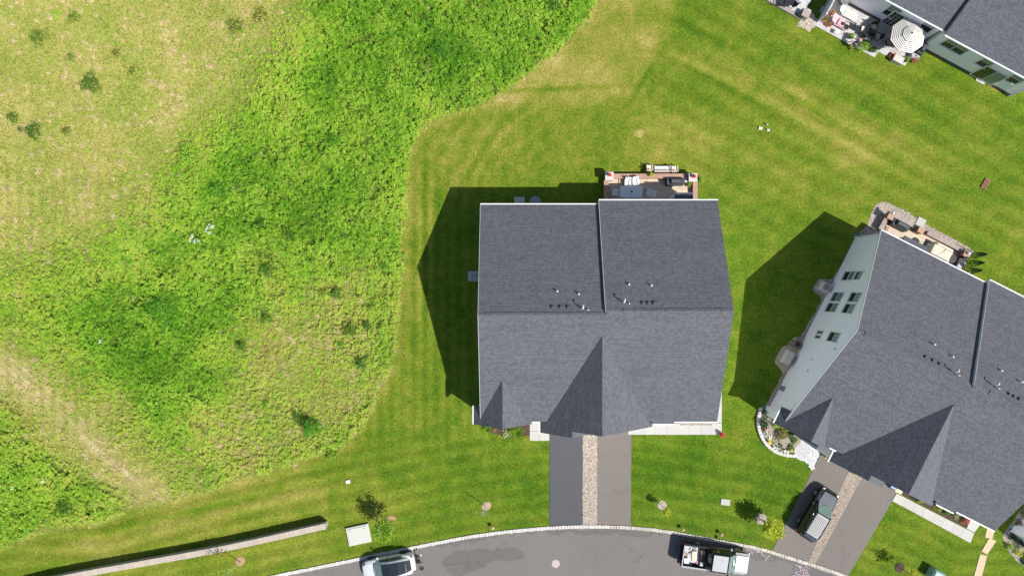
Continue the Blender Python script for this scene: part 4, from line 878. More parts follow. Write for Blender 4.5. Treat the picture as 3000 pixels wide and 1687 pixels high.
# evergreens behind the right house patio and far right bed
for px, py, lab in ((2843,748,'narrow dark evergreen nearest the stone bed, top of three'),(2836,772,'narrow dark evergreen, middle of three by the patio'),(2829,794,'narrow dark evergreen nearest the roof, lowest of three')):
    x, y = G(px, py); t = thing('arborvitae', lab, 'evergreen', (x, y, 0), 0, 'evergreens behind the patio')
    n = 520; u = RNG.random(n)**.8; a = RNG.random(n)*6.28; rad = .36*(1-u)**.75*RNG.uniform(.75,1.05,n)+.02
    o = bpy.data.objects.new('foliage', leaves_mesh('foliage', np.c_[np.cos(a)*rad, np.sin(a)*rad, .08+u*2.0], .06+0*a, .03+0*a, 'dark_leaf', None, 1.2)); col.objects.link(o); o.parent = t
    MB().tube([(0,0,0),(0,0,1.9)], .04, 6, .01).build('trunk', 'bark', t)
RB = 'plants in the bed at the right edge'
for px, py, r, m, lab in ((2962,1570,.34,'dark_leaf','dark shrub at the upper end of the right edge bed'),(2983,1590,.45,'dark_leaf','wide dark shrub along the right edge house wall'),(2954,1597,.30,'tree_leaf','light green shrub in the right edge stone bed'),(2979,1615,.36,'lime_leaf','yellow shrub in the right edge stone bed'),(2998,1630,.3,'olive_leaf','olive shrub at the very right edge'),(2999,1646,.26,'shrub_leaf','round green shrub lowest at the right edge'),(2980,1532,.42,'olive_leaf','brownish shrub beside the far right house corner'),(2996,1496,.4,'shrub_leaf','green shrub uppermost at the right edge')):
    plant('bed_shrub', lab, 'shrub', px, py, r, .6, m, 200, .06, RB)
# ------------------------------------------------------------------ walls, edging, small fixtures
wc = spline([G(x, y, .9) for x, y in ((60,1722),(213,1687),(641,1609),(953,1541))], .3); wc = resample(wc, .46)
wd = np.gradient(wc, axis=0); wd /= np.linalg.norm(wd, axis=1)[:,None]; wnm = np.c_[-wd[:,1], wd[:,0]]
rw = thing('retaining_wall', 'long pale block retaining wall in the lower left lawn', 'wall')
b = MB(); n = len(wc)
vs = []; fs = []
for p, q in zip(wc, wnm): vs += [(*(p+q*.20),0),(*(p-q*.20),0),(*(p-q*.20),.8),(*(p+q*.20),.8)]
for i in range(n-1):
    for k in range(4): fs.append((i*4+k, i*4+(k+1)%4, (i+1)*4+(k+1)%4, (i+1)*4+k))
fs += [(3,2,1,0), tuple((n-1)*4+k for k in range(4))]
b.add(vs, fs).build('wall_body', 'block_wall', rw)
for i in range(n-1):
    c = (wc[i]+wc[i+1])/2; MB().box((c[0],c[1],.86), (.448,.50+random.uniform(-.015,.015),.12+random.uniform(0,.01)), math.atan2(wd[i][1], wd[i][0])).build('cap_stone', 'block_wall', rw)
ec = resample(spline(pxpoly([(2230,1194),(2223,1210),(2220,1233),(2221,1253),(2228,1274),(2239,1295),(2256,1312),(2276,1324),(2294,1330),(2312,1333),(2330,1333)]), .1), .3)
ed = thing('edging_wall', 'low curved stone edging round the flower bed', 'edging')
for i in range(len(ec)-1):
    c = (ec[i]+ec[i+1])/2; d = ec[i+1]-ec[i]; MB().box((c[0],c[1],.13), (.285,.27+random.uniform(-.02,.02),.26+random.uniform(-.02,.02)), math.atan2(d[1], d[0])+random.uniform(-.05,.05), .93).build('edging_stone', 'edge_stone', ed)
def tiles(root, poly, w, h, ang, mat, z0, z1, name='paver', skip=None, stagger=.5):
    c = np.mean(poly, axis=0); ca, sa = math.cos(ang), math.sin(ang); P = np.array(poly)-c
    L = P@np.array([[ca,-sa],[sa,ca]]); x0, y0 = L.min(0); x1, y1 = L.max(0); base = MB().box((0,0,(z0+z1)/2), (w-.012,h-.012,z1-z0)).mesh(name, mat); r = 0; y = y0
    while y < y1:
        x = x0-(w*stagger if r % 2 else 0)
        while x < x1:
            cx, cy = x+w/2, y+h/2; X, Y = c[0]+cx*ca-cy*sa, c[1]+cx*sa+cy*ca
            if inpoly(np.array([X]), np.array([Y]), poly)[0] and not (skip and skip(X, Y)):
                o = bpy.data.objects.new(name, base); col.objects.link(o); o.parent = root; o.location = (X, Y, random.uniform(-.003,.003)); o.rotation_euler = (0,0,ang)
            x += w
        y += h; r += 1
pv = pxpoly([(2349,1284),(2406,1316),(2378,1380),(2369,1360),(2354,1349),(2335,1340),(2330,1325),(2336,1308)])
ent = MB().prism(pv, 0, .03).build('entry_patio', 'light_paver'); kind(ent, 'structure', 'pale grey paved entry with a circle inlay')
cc = G(2352,1323)
tiles(ent, pv, .30, .22, math.radians(-27), 'light_paver', .032, .05, skip=lambda X, Y: math.hypot(X-cc[0], Y-cc[1]) < .78)
for rr_, n_ in ((.68,18),(.46,13),(.24,7)):
    for k in range(n_):
        a0, a1 = 2*math.pi*k/n_+.02/rr_, 2*math.pi*(k+1)/n_-.02/rr_
        MB().prism([(cc[0]+math.cos(a)*q, cc[1]+math.sin(a)*q) for q, aa in ((rr_+.10,(a0,(a0+a1)/2,a1)),(rr_-.10,(a1,(a0+a1)/2,a0))) for a in aa], .032, .056).build('paver', 'edge_stone' if rr_ > .6 else 'light_paver', ent)
def fixture(name, label, cat, mb, mat, group=None, **k): return tag(mb.build(name, mat, **k), label, cat, group)
x, y = G(1050,1567,.25); a = math.radians(12)
up = thing('utility_pad', 'large pale rectangular utility box beside the leafy young tree', 'utility box', (x,y,0), a)
MB().box((0,0,.11), (2.02,1.62,.22)).build('base', 'kerb_pale', up, bevel=.02); MB().box((0,0,.245), (1.76,1.36,.05)).build('lid', 'box_lid', up, bevel=.01)
for k in (-.6,.6): MB().box((k,.5,.28), (.12,.04,.02)).build('handle', 'grey_metal', up)
x, y = G(2125,1470); fixture('valve_cover', 'flat pale rectangular cover in the lawn right of the taupe driveway', 'cover', MB().box((x,y,.03), (.80,.55,.06), math.radians(-7)), 'concrete', bevel=.015)
x, y = G(1020,1410); fixture('valve_cover', 'small white cover alone in the lawn above the retaining wall', 'cover', MB().box((x,y,.05), (.38,.3,.1), .2), 'white_trim', bevel=.02)
x, y = G(2227,377); fixture('cleanout_cap', 'brighter left one of two white caps in the back lawn', 'cap', MB().box((x,y,.06), (.32,.25,.12), -.2), 'white_trim', bevel=.03)
x, y = G(2250,382); fixture('cleanout_cap', 'duller right one of two white caps in the back lawn', 'cap', MB().box((x,y,.06), (.3,.22,.12), -.2), 'concrete', bevel=.03)
x, y = G(2245,367); fixture('lawn_marker', 'small pale pipe stub above the two white caps', 'pipe', MB().lathe((x,y,0), [(.05,0),(.05,.25),(.07,.26),(.07,.3)], 10), 'grey_plastic')
for px, py, lab in ((1998,1546,'copper path light nearest the taupe driveway'),(2110,1561,'copper path light behind the pickup truck'),(1443,1541,'copper path light left of the dark driveway')):
    x, y = G(px, py); t = thing('path_light', lab, 'light', (x,y,0), 0, 'copper path lights along the kerb')
    MB().lathe((0,0,0), [(.015,0),(.015,.42)], 8).build('stake', 'black_metal', t); MB().lathe((0,0,.40), [(.17,0),(.16,.02),(.08,.09),(.02,.12)], 16).build('lamp_shade', 'copper', t)
x, y = G(1628,1650); mh = thing('manhole_cover', 'round pinkish manhole cover in the road', 'manhole', (x,y,0)); MB().lathe((0,0,.014), [(.36,0),(.36,.012),(.33,.014)], 28).build('rim', 'grey_concrete', mh); MB().lathe((0,0,.02), [(.32,0),(.32,.012),(.05,.014)], 28).build('cover', 'manhole', mh)
x, y = G(2885.6,539.5); cr = thing('slatted_crate', 'small red slatted wooden frame lying on the back lawn', 'frame', (x,y,0), math.radians(61))
for k in range(7): MB().box((-.42+.14*k,0,.10), (.075,.42,.03)).build('slat', 'red_wood', cr)
for k in (-.21,.21): MB().box((0,k,.05), (1.0,.05,.10)).build('rail', 'red_wood', cr)
x, y = G(2743,1685,.6); ub = thing('utility_cabinet', 'pale green rounded utility cabinet at the bottom edge', 'utility box', (x,y,0), -.5); MB().box((0,0,.45), (1.1,1.0,.9)).build('body', 'green_box', ub, bevel=.1); MB().box((0,0,.93), (1.0,.9,.1), top=.8).build('lid', 'green_box', ub, bevel=.03)
def cover_pad(name, label, px, py, w, d, rz=0): x, y = G(px, py); return fixture(name, label, 'slab', MB().box((x,y,.05), (w,d,.1), rz), 'concrete', bevel=.012)
cover_pad('step_slab', 'tan concrete slab in the shade behind the middle house', 1522, 590, .95, .75)
x, y = G(1567,594); rt = thing('round_table', 'round dark table in the shade behind the middle house', 'table', (x,y,0)); MB().lathe((0,0,.70), [(.50,0),(.50,.03),(.47,.04)], 28).build('table_top', 'grey_metal', rt); MB().lathe((0,0,0), [(.25,0),(.04,.05),(.04,.70)], 12).build('pedestal', 'black_metal', rt)
st3 = MB().prism(pxpoly([(2865.6,215),(2893,227),(2880,250),(2855.5,237)]), 0, .12).build('door_step', 'concrete', bevel=.015); tag(st3, 'cream concrete door step below the upper right sliding door', 'step')
def splash(label, px, py, rz, mat='teal_metal'): x, y = G(px, py); return fixture('splash_block', label, 'drain', MB().box((x,y,.05), (.55,.28,.10), rz, .8), mat, 'downspout outlets at house corners', bevel=.02)
splash('green drain outlet at the back corner of the white gable wall', 2511, 689, -.3); splash('green drain outlet at the front corner of the white gable wall', 2241, 1195, -.4)
splash('pale drain outlet at the corner of the upper right house', 2971, 265, -.5, 'green_box'); splash('green drain outlet at the far right house corner', 2961, 1548, -.5)
def ac_unit(label, px, py, rz, s=.85, h=.85):
    x, y = G(px, py); t = thing('air_conditioner', label, 'air conditioner', (x,y,0), rz, 'air conditioners beside the houses')
    MB().box((0,0,.04), (s+.25,s+.25,.08)).build('pad', 'concrete', t); MB().box((0,0,.08+h/2), (s,s,h)).build('cabinet', 'cream_box' if s > .7 else 'grey_plastic', t, bevel=.05)
    MB().lathe((0,0,h+.082), [(s*.40,0),(s*.40,.012),(s*.2,.03)], 24).build('fan_guard', 'vent_dark', t, smooth=True)
    g = MB()
    for q in (.14,.24,.34): g.lathe((0,0,h+.10), [(s*q+.014,0),(s*q+.014,.018),(s*q-.014,.018),(s*q-.014,0)], 20)
    g.build('grille', 'white_trim', t); return t
ac_unit('white air conditioner in the shade left of the middle house', 1386, 809, 0, .64, .7); ac_unit('air conditioner on stones beside the white gable wall', 2410, 841, TH2, .74, .72)
x, y = G(2305,1047,.3); gen = thing('generator', 'white standby generator on a tan pad beside the gable wall', 'generator', (x,y,0.045), math.radians(62)); MB().box((0,0,.05), (1.35,.9,.1)).build('base', 'grey_concrete', gen); MB().box((0,0,.40), (1.25,.76,.6)).build('housing', 'cream_box', gen, bevel=.06); MB().box((0,0,.73), (1.22,.72,.09), top=.92).build('lid', 'cream_box', gen, bevel=.04)
x, y = G(2334,1008,.3); hr = thing('hose_reel', 'brown hose reel box on the stones by the gable wall', 'hose reel', (x,y,0), TH2); MB().box((0,0,.25), (.6,.6,.5)).build('box', 'wall_stone', hr, bevel=.03); MB().lathe((0,.02,.50), [(.2,0),(.2,.05),(.1,.05)], 14).build('coil', 'black_metal', hr)
# bins of the right house
for nm, lab, px, py, m in (('storage_bin','blue recycling bin under the gable eave beside the empty driveway',2621,1424,'blue_plastic'),('storage_bin','yellow lidded bin beside the blue bin',2635,1435,'yellow_plastic')):
    x, y = G(px, py, .6); t = thing(nm, lab, 'bin', (x,y,0), TH2); MB().box((0,0,.28), (.50,.44,.56), top=1.12).build('body', m, t, bevel=.02); MB().box((0,0,.59), (.60,.54,.06)).build('lid', m, t, bevel=.02)
x, y = G(2485,1370,.4); fixture('planter_box', 'dark box beside the potted plant at the stone strip', 'planter', MB().box((x,y,.2), (.35,.35,.4), TH2), 'black_metal', bevel=.03)
plant('potted_flower', 'red flower in a pot at the corner of the white front walk', 'potted plant', 2113, 1271, .2, .35, 'flower_red', 70, .06, None, 'flower_red', 30, z=.06, pot=(.18,.3,'red_pot'))
# ------------------------------------------------------------------ patios and furniture
def chair(name, label, px, py, rz, seat='white_trim', frame='white_trim', w=.55, h=.45, z=0.0, back=True, group=None, cush=None, arms=True):
    x, y = G(px, py, z+h); t = thing(name, label, 'chair', (x,y,z), rz, group)
    MB().box((0,0,h-.025), (w,w,.05)).build('seat', frame, t, bevel=.015)
    if cush: MB().box((0,0,h+.05), (w-.04,w-.04,.10)).build('cushion', cush, t, bevel=.03)
    for a in (-1,1):
        for b in (-1,1): MB().box((a*(w/2-.03),b*(w/2-.03),(h-.05)/2), (.045,.045,h-.05)).build('leg', frame, t)
    if back:
        bk = MB().add([(-w/2,-w/2,h),(w/2,-w/2,h),(w/2,-w/2-.14,h+.48),(-w/2,-w/2-.14,h+.48),(-w/2,-w/2-.04,h),(w/2,-w/2-.04,h),(w/2,-w/2-.18,h+.48),(-w/2,-w/2-.18,h+.48)], [(0,1,2,3),(7,6,5,4),(0,4,5,1),(1,5,6,2),(2,6,7,3),(3,7,4,0)])
        bk.build('backrest', seat, t)
    if arms:
        for a in (-1,1): MB().box((a*(w/2-.02),-.03,h+.22), (.05,w-.04,.04)).box((a*(w/2-.02),w/2-.06,h+.10), (.04,.04,.2)).build('armrest', frame, t)
    return t
def low_wall(root, a, b, th, h, cap, body='wall_stone'):
    a = np.array(a); b = np.array(b); L = np.linalg.norm(b-a); ang = math.atan2(*(b-a)[::-1]); c = (a+b)/2
    MB().box((c[0],c[1],(h-.07)/2), (L,th*.86,h-.07), ang).build('wall_body', body, root)
    n = max(1, round(L/.55))
    for k in range(n):
        p = a+(b-a)*(k+.5)/n; MB().box((p[0],p[1],h-.035), (L/n-.008,th,.07), ang).build('cap_stone', cap, root, bevel=.008)
# middle house patio
pp = pxpoly([(1784,514),(2031,514),(2031,615),(1784,615)])
pat = MB().prism(pp, 0, .10).build('patio', 'soil'); kind(pat, 'structure', 'raised cream paved patio behind the middle house')
tiles(pat, pp, .62, .46, 0, 'cream_paver', .102, .13)
sw = thing('seat_wall', 'pinkish brown stone seat wall round the middle house patio', 'wall')
HW = .62; q = lambda x, y: G(x, y, HW)
low_wall(sw, q(1798,516), q(2018,516), .42, HW, 'wall_cap'); low_wall(sw, q(1776.5,528), q(1776.5,602), .42, HW, 'wall_cap'); low_wall(sw, q(2037,532), q(2037,602), .42, HW, 'wall_cap')
for px, py, lab in ((1785.5,516,'pale capped stone pillar at the left corner of the patio wall'),(2030.5,520,'pale capped stone pillar at the right corner of the patio wall')):
    x, y = G(px, py, 1.1); t = thing('stone_pillar', lab, 'pillar', (x,y,0), 0, 'pillars of the patio wall'); MB().box((0,0,.5), (.62,.62,1.0)).build('shaft', 'wall_stone', t); MB().box((0,0,1.05), (.74,.74,.10)).build('cap', 'pillar_cap', t, bevel=.01)
plant('potted_flower', 'red flower pot on the left patio pillar', 'potted plant', 1785, 514, .14, .22, 'flower_red', 70, .05, None, 'flower_red', 30, z=1.1, pot=(.12,.2,'red_pot'))
plant('potted_flower', 'red flower pot on the right patio pillar', 'potted plant', 2032, 518, .14, .22, 'flower_red', 70, .05, None, 'flower_red', 30, z=1.1, pot=(.12,.2,'red_pot'))
plant('potted_plant', 'lime green pot plant on the middle of the patio wall', 'potted plant', 1907, 513, .2, .25, 'lime_leaf', 90, .06, None, z=.62, pot=(.14,.2,'grey_plastic'))
plant('potted_plant', 'green plant in a black pot beside the covered grill', 'potted plant', 2017, 542, .22, .25, 'tree_leaf', 90, .06, None, z=.13, pot=(.2,.3,'black_metal'))
plant('green_shrub', 'fresh green plant on the lawn right of the patio pillar', 'shrub', 2051, 531, .32, .6, 'tree_leaf', 170, .07)
x, y = G(1849.5,562,.85); tb = thing('dining_table', 'long white slatted patio table', 'table', (x,y,.13), 0)
for k in range(6): MB().box((0,-.42+.168*k,.72), (1.95,.162,.035)).build('slat', 'white_trim', tb)
MB().box((0,0,.68), (1.8,.85,.04)).build('apron', 'white_trim', tb)
for a in (-1,1):
    for b_ in (-1,1): MB().box((a*.85,b_*.40,.33), (.08,.08,.66)).build('leg', 'white_trim', tb)
plant('potted_plant', 'tiny plant in the centre of the white patio table', 'potted plant', 1849.5, 562, .09, .08, 'shrub_leaf', 40, .04, None, z=.87, pot=(.07,.1,'grey_metal'))
CH = 'white chairs round the patio table'
chair('patio_chair','white chair at the left end of the patio table',1808,564,math.radians(-90),z=.13,group=CH,w=.58)
chair('patio_chair','white chair on the far side of the table, left of two',1839,537,math.radians(178),z=.13,group=CH)
chair('patio_chair','white chair on the far side of the table, right of two',1862,535,math.radians(185),z=.13,group=CH)
chair('patio_chair','white chair turned askew right of the patio table',1904,565,math.radians(70),z=.13,group=CH,w=.6)
chair('patio_chair','white chair half hidden under the eave below the table',1838,586,0,z=.13,group=CH)
def grill(label, px, py, rz, z=.13, L=1.55, mat='cover_black'):
    x, y = G(px, py, z+.7); t = thing('covered_grill', label, 'grill', (x,y,z), rz, 'covered grills on the patios')
    MB().box((0,0,.42), (L,.62,.84), top=.97).build('cover_skirt', mat, t, bevel=.04)
    MB().add([(-L*.32,-.29,.84),(L*.32,-.29,.84),(L*.32,.29,.84),(-L*.32,.29,.84),(-L*.29,-.16,1.14),(L*.29,-.16,1.14),(L*.29,.12,1.18),(-L*.29,.12,1.18)], [(3,2,1,0),(4,5,6,7),(0,1,5,4),(1,2,6,5),(2,3,7,6),(3,0,4,7)]).build('cover_hood', mat, t, bevel=.04)
    MB().box((-L*.42,0,.86), (L*.16,.5,.05)).box((L*.42,0,.86), (L*.16,.5,.05)).build('cover_shelf', mat, t, bevel=.02); return t
grill('long dark covered grill at the right of the middle house patio', 1979, 532, 0)
x, y = G(2010,527,.8); fixture('lantern', 'round white lantern beside the covered grill', 'lantern', MB().lathe((x,y,.13), [(.16,0),(.18,.15),(.18,.5),(.14,.56),(.05,.6)], 16), 'white_trim', smooth=False)
# seats standing on the lawn
LS = 'seats on the lawn behind the patio wall'
def lawn_seat(name, label, px, py, w, mat_c='cushion'):
    x, y = G(px, py, .45); t = thing(name, label, 'seat', (x,y,0), math.pi, LS)
    MB().box((0,0,.32), (w,.56,.10)).build('seat', 'plank', t); MB().box((0,0,.42), (w-.06,.50,.12)).build('cushion', mat_c, t, bevel=.03)
    n = int(w/.17)
    for k in range(n+1): MB().box((-w/2+.03+(w-.06)*k/n,.25,.62), (.035,.03,.48)).build('back_slat', 'white_trim', t)
    MB().box((0,.25,.88), (w,.05,.06)).build('top_rail', 'plank', t)
    for a in (-1,1):
        MB().box((a*(w/2-.02),-.02,.58), (.06,.56,.05)).build('armrest', 'plank', t)
        for b_ in (-1,1): MB().box((a*(w/2-.03),b_*.24,.28), (.05,.05,.56)).build('leg', 'plank', t)
    return t
lawn_seat('garden_chair','cushioned chair left of the bench on the lawn',1903,492,.55); lawn_seat('garden_chair','cushioned chair right of the bench on the lawn',1976,495,.55); lawn_seat('garden_bench','pale slatted bench on the lawn between two chairs',1940,495,1.4,'white_trim')
# right house patio (own axes of the house)
Rm = Matrix.Rotation(TH2, 4, 'Z'); L2 = lambda px, py, h=0.0: (lambda v: (v.x, v.y))(Rm.inverted() @ (Vector((*G(px, py, h), 0))-Vector(T2)))
W2 = lambda x, y: (lambda v: (v.x, v.y))(Rm @ Vector((x, y, 0))+Vector(T2))
pp2 = [W2(*L2(2590,680)), G(2606,636), G(2828,745), G(2800,800)]
pat2 = MB().prism(pp2, 0, .10).build('patio', 'soil'); kind(pat2, 'structure', 'cream paved patio behind the right house')
tiles(pat2, pp2, .62, .46, TH2, 'cream_paver', .102, .13)
sw2 = thing('seat_wall', 'grey capped brown seat wall round the right house patio', 'wall'); q = lambda x, y: G(x, y, .6)
low_wall(sw2, q(2580,672), q(2603,632), .40, .6, 'wall_cap_grey'); low_wall(sw2, q(2622,630), q(2692,668), .40, .6, 'wall_cap_grey'); low_wall(sw2, q(2718,681), q(2818,732), .40, .6, 'wall_cap_grey'); low_wall(sw2, q(2834,748), q(2816,785), .40, .6, 'wall_cap_grey')
for px, py, lab in ((2611,634,'small tan pillar at the back corner of the right house patio wall'),(2700,674,'dark pillar left of the gap in the patio wall'),(2834,744,'tan pillar at the far corner of the right house patio wall')):
    x, y = G(px, py, 1.0); t = thing('stone_pillar', lab, 'pillar', (x,y,0), TH2, 'pillars of the right house patio'); MB().box((0,0,.46), (.48,.48,.92)).build('shaft', 'wall_stone', t); MB().box((0,0,.96), (.56,.56,.08)).build('cap', 'wall_cap', t, bevel=.01)
for px, py, lab in ((2617,624,'white globe lamp on the back corner pillar'),(2838,742,'white globe lamp on the far corner pillar')):
    x, y = G(px, py, 1.1); fixture('pillar_lamp', lab, 'lamp', MB().lathe((x,y,1.0), [(.06,0),(.13,.08),(.13,.16),(.06,.24)], 14), 'white_trim', 'lamps on the patio pillars', smooth=True)
cover_pad('step_slab', 'pale stone steps through the gap in the right house patio wall', 2696, 652, .75, .8, TH2)
grill('dark grey covered grill on the right house patio', 2638, 659, TH2)
x, y = G(2714,716,.8); kt = thing('kettle_grill', 'round black kettle barbecue near the porch roof', 'grill', (x,y,.13), TH2)
MB().lathe((0,0,.55), [(.10,0),(.26,.10),(.29,.22),(.26,.34),(.12,.42),(.02,.43)], 20).build('bowl', 'cover_black', kt, smooth=True); MB().box((.0,-.30,.74), (.3,.05,.04)).build('handle', 'chrome', kt)
for k in range(3): a = k*2.1; MB().tube([(math.cos(a)*.15,math.sin(a)*.15,.6),(math.cos(a)*.28,math.sin(a)*.28,0)], .015, 6).build('leg', 'black_metal', kt)
x, y = G(2758,737,.7); sf = thing('covered_sofa', 'beige fabric cover over a sofa on the right house patio', 'sofa', (x,y,.13), TH2)
MB().box((0,0,.35), (1.9,1.15,.7), top=.94).build('cover', 'cover_beige', sf, bevel=.09); MB().box((0,.42,.76), (1.75,.25,.16), top=.8).build('cover_ridge', 'cover_beige', sf, bevel=.05)
MB().tube([(-.95,-.1,.60),(-.3,.05,.71),(.5,-.05,.71)], .03, 6).tube([(-.2,-.5,.70),(.1,0,.72),(.2,.3,.76)], .025, 6).build('fold', 'cover_beige', sf)
x, y = G(2790,757,.6); t = thing('side_table', 'round black side table at the end of the covered sofa', 'table', (x,y,.13)); MB().lathe((0,0,.5), [(.36,0),(.36,.03),(.33,.04)], 22).build('table_top', 'black_metal', t); MB().lathe((0,0,0), [(.2,0),(.03,.04),(.03,.5)], 10).build('pedestal', 'black_metal', t)
x, y = G(2812,772,.5); t = thing('storage_box', 'dark storage box at the corner of the right house patio', 'box', (x,y,.13), TH2); MB().box((0,0,.25), (.6,.9,.5)).build('body', 'black_metal', t, bevel=.02); MB().box((0,-.2,.53), (.4,.4,.05)).build('lid', 'grey_plastic', t, bevel=.01)
# upper right patio
A3 = math.atan2(-.473,.881)
p3 = pxpoly([(2392,70),(2463,117),(2563,169),(2576,148),(2645,191),(2657,186),(2708,128),(2690,112),(2580,50),(2530,20),(2440,-40)])
pat3 = MB().prism(p3, 0, .03).build('patio', 'grey_concrete'); kind(pat3, 'structure', 'mottled grey patio below the upper right house')
tiles(pat3, p3, .62, .62, A3, 'stamped_concrete', .032, .05)
p3b = pxpoly([(2246,-6),(2345,50),(2375,0),(2390,-40),(2260,-60)])
pat4 = MB().prism(p3b, 0, .16).build('patio', 'grey_concrete'); kind(pat4, 'structure', 'pale paved patio cut by the top edge'); tiles(pat4, p3b, .62, .46, A3, 'light_paver', .162, .18)
lw = thing('seat_wall', 'grey stone edge of the pale patio at the top edge', 'wall'); low_wall(lw, G(2242,-8,.25), G(2350,53,.25), .34, .25, 'wall_cap_grey', 'block_wall')
x, y = G(2360,42,.6); t = thing('stone_pillar', 'grey stone pillar at the corner of the pale top edge patio', 'pillar', (x,y,0), A3, 'pillars at the top edge'); MB().box((0,0,.35), (.6,.6,.7)).build('shaft', 'block_wall', t); MB().box((0,0,.74), (.68,.68,.08)).build('cap', 'wall_cap_grey', t, bevel=.01)
x, y = G(2370,33,.7); fixture('planter_box', 'small grey planter behind the pillar by the fence', 'planter', MB().box((x,y,.3), (.36,.4,.6), A3, 1.1), 'pillar_cap', bevel=.02)
fence = thing('privacy_fence', 'white vinyl privacy fence between the two back patios', 'fence')
fa = np.array(G(2394,66)); fd = np.array([.473,.881])
for k in range(3):
    p = fa+fd*1.22*k; MB().box((p[0],p[1],.94), (.11,.11,1.88), A3).build('post', 'white_trim', fence)
    for j in range(8):
        b_ = p+fd*(.13+.14*j); MB().box((b_[0],b_[1],.92), (.03,.138,1.72), A3).build('board', 'white_trim', fence)
    c = p+fd*.61; MB().box((c[0],c[1],1.80), (.06,1.1,.07), A3).box((c[0],c[1],.10), (.06,1.1,.07), A3).build('rail', 'white_trim', fence)
DC = 'dark framed patio chairs with pale cushions'
for px, py, rz, lab in ((2530,87,A3-1.3,'cream cushioned chair nearest the pink lounger'),(2558.5,81,A3+math.radians(195),'cushioned chair nearest the house, right of the table'),(2541.5,113,A3,'cream cushioned chair nearest the big green plant'),(2570,107,A3+math.radians(100),'cushioned chair nearest the striped parasol')):
    chair('patio_chair', lab, px, py, rz, 'black_metal', 'black_metal', .52, .42, .05, True, DC, 'cushion')
x, y = G(2550,97,.7); t = thing('glass_table', 'dark glass table between the four cushioned chairs', 'table', (x,y,.05), A3); MB().box((0,0,.68), (1.0,.8,.02)).build('table_top', 'glass_dark', t)
for a in (-1,1):
    for b_ in (-1,1): MB().box((a*.42,b_*.32,.335), (.04,.04,.67)).build('leg', 'black_metal', t)
def lounger(label, px, py, rz, mat, cush=None):
    x, y = G(px, py, .35); t = thing('sun_lounger', label, 'lounger', (x,y,.05), rz, 'loungers on the upper right patio')
    for k in range(6): MB().box((-.05+.19*k,0,.33), (.15,.62,.04)).build('slat', mat, t, bevel=.008)
    MB().add([(-.20,-.31,.34),(-.20,.31,.34),(-.72,.31,.74),(-.72,-.31,.74),(-.20,-.31,.29),(-.20,.31,.29),(-.72,.31,.69),(-.72,-.31,.69)], [(0,1,2,3),(7,6,5,4),(0,4,5,1),(1,5,6,2),(2,6,7,3),(3,7,4,0)]).build('backrest', mat, t)
    for s_ in (-1,1):
        MB().box((.3,s_*.33,.28), (1.2,.05,.08)).build('side_rail', mat, t)
        for q_ in (-.2,.85): MB().box((q_,s_*.30,.13), (.06,.05,.26)).build('leg', mat, t)
    if cush: MB().box((.42,0,.39), (1.0,.56,.08)).build('cushion', cush, t, bevel=.03)
    return t
lounger('cream plastic sun lounger beside the dry planting bed', 2480, 38, A3, 'cream_plastic'); lounger('pink cushioned lounger with bags lying on it', 2457, 66, A3, 'pink_cloth', 'pink_cloth')
x, y = G(2471,71,.5); fixture('bag', 'dark bag lying on the pink lounger', 'bag', MB().box((x,y,.55), (.32,.3,.18), A3+.2, .8), 'cover_black', bevel=.05)
x, y = G(2481,80,.5); fixture('bag', 'black folded blanket at the foot of the pink lounger', 'blanket', MB().box((x,y,.51), (.34,.4,.1), A3), 'black_metal', bevel=.02)
x, y = G(2455,92,.5); t = thing('side_table', 'small white table in front of the pink lounger', 'table', (x,y,.05), A3); MB().box((0,0,.42), (.36,.36,.04)).build('table_top', 'white_trim', t, bevel=.01); [MB().box((a*.14,b_*.14,.2), (.03,.03,.4)).build('leg', 'white_trim', t) for a in (-1,1) for b_ in (-1,1)]
x, y = G(2499,73,.45); t = thing('footstool', 'dark lattice footstool right of the pink lounger', 'stool', (x,y,.05), A3+.2)
for k in range(5): MB().box((-.24+.12*k,0,.40), (.035,.5,.03)).box((0,-.22+.11*k,.385), (.52,.03,.02)).build('lattice', 'black_metal', t)
for a in (-1,1):
    for b_ in (-1,1): MB().box((a*.22,b_*.2,.185), (.035,.035,.37)).build('leg', 'black_metal', t)
x, y = G(2600,50,.5); t = thing('patio_bench', 'grey bench against the wall of the upper right house', 'bench', (x,y,.05), A3); MB().box((0,0,.42), (1.2,.5,.06)).build('seat', 'grey_plastic', t); MB().box((0,.24,.70), (1.2,.06,.5)).build('backrest', 'grey_plastic', t); [MB().box((a*.55,0,.2), (.06,.46,.4)).build('leg', 'grey_metal', t) for a in (-1,1)]
# striped parasol
ux, uy = G(2660,105.5,2.3); um = thing('parasol', 'large octagonal parasol with black and white ring stripes', 'parasol', (ux,uy,.05), math.radians(12))
me = bpy.data.meshes.new('canopy'); R8 = 1.56; vs = []; fs = []; uvs = []
rings = [0.03,.45,.46,1.0]; zs = [2.88,2.62,2.56,2.22]
for j, (q_, z_) in enumerate(zip(rings, zs)):
    for k in range(8): a = k*math.pi/4; vs.append((R8*q_*math.cos(a), R8*q_*math.sin(a), z_))
for j in range(3):
    for k in range(8): fs.append((j*8+k, (j+1)*8+k, (j+1)*8+(k+1)%8, j*8+(k+1)%8)); uvs += [(0,rings[j]),(0,rings[j+1]),(0,rings[j+1]),(0,rings[j])]
me.from_pydata(vs, [], fs); ul = me.uv_layers.new(name='UVMap'); [setattr(ul.data[i], 'uv', u_) for i, u_ in enumerate(uvs)]; me.materials.append(M['umbrella_stripe'])
co = bpy.data.objects.new('canopy', me); col.objects.link(co); co.parent = um; sm = co.modifiers.new('thickness', 'SOLIDIFY'); sm.thickness = .015
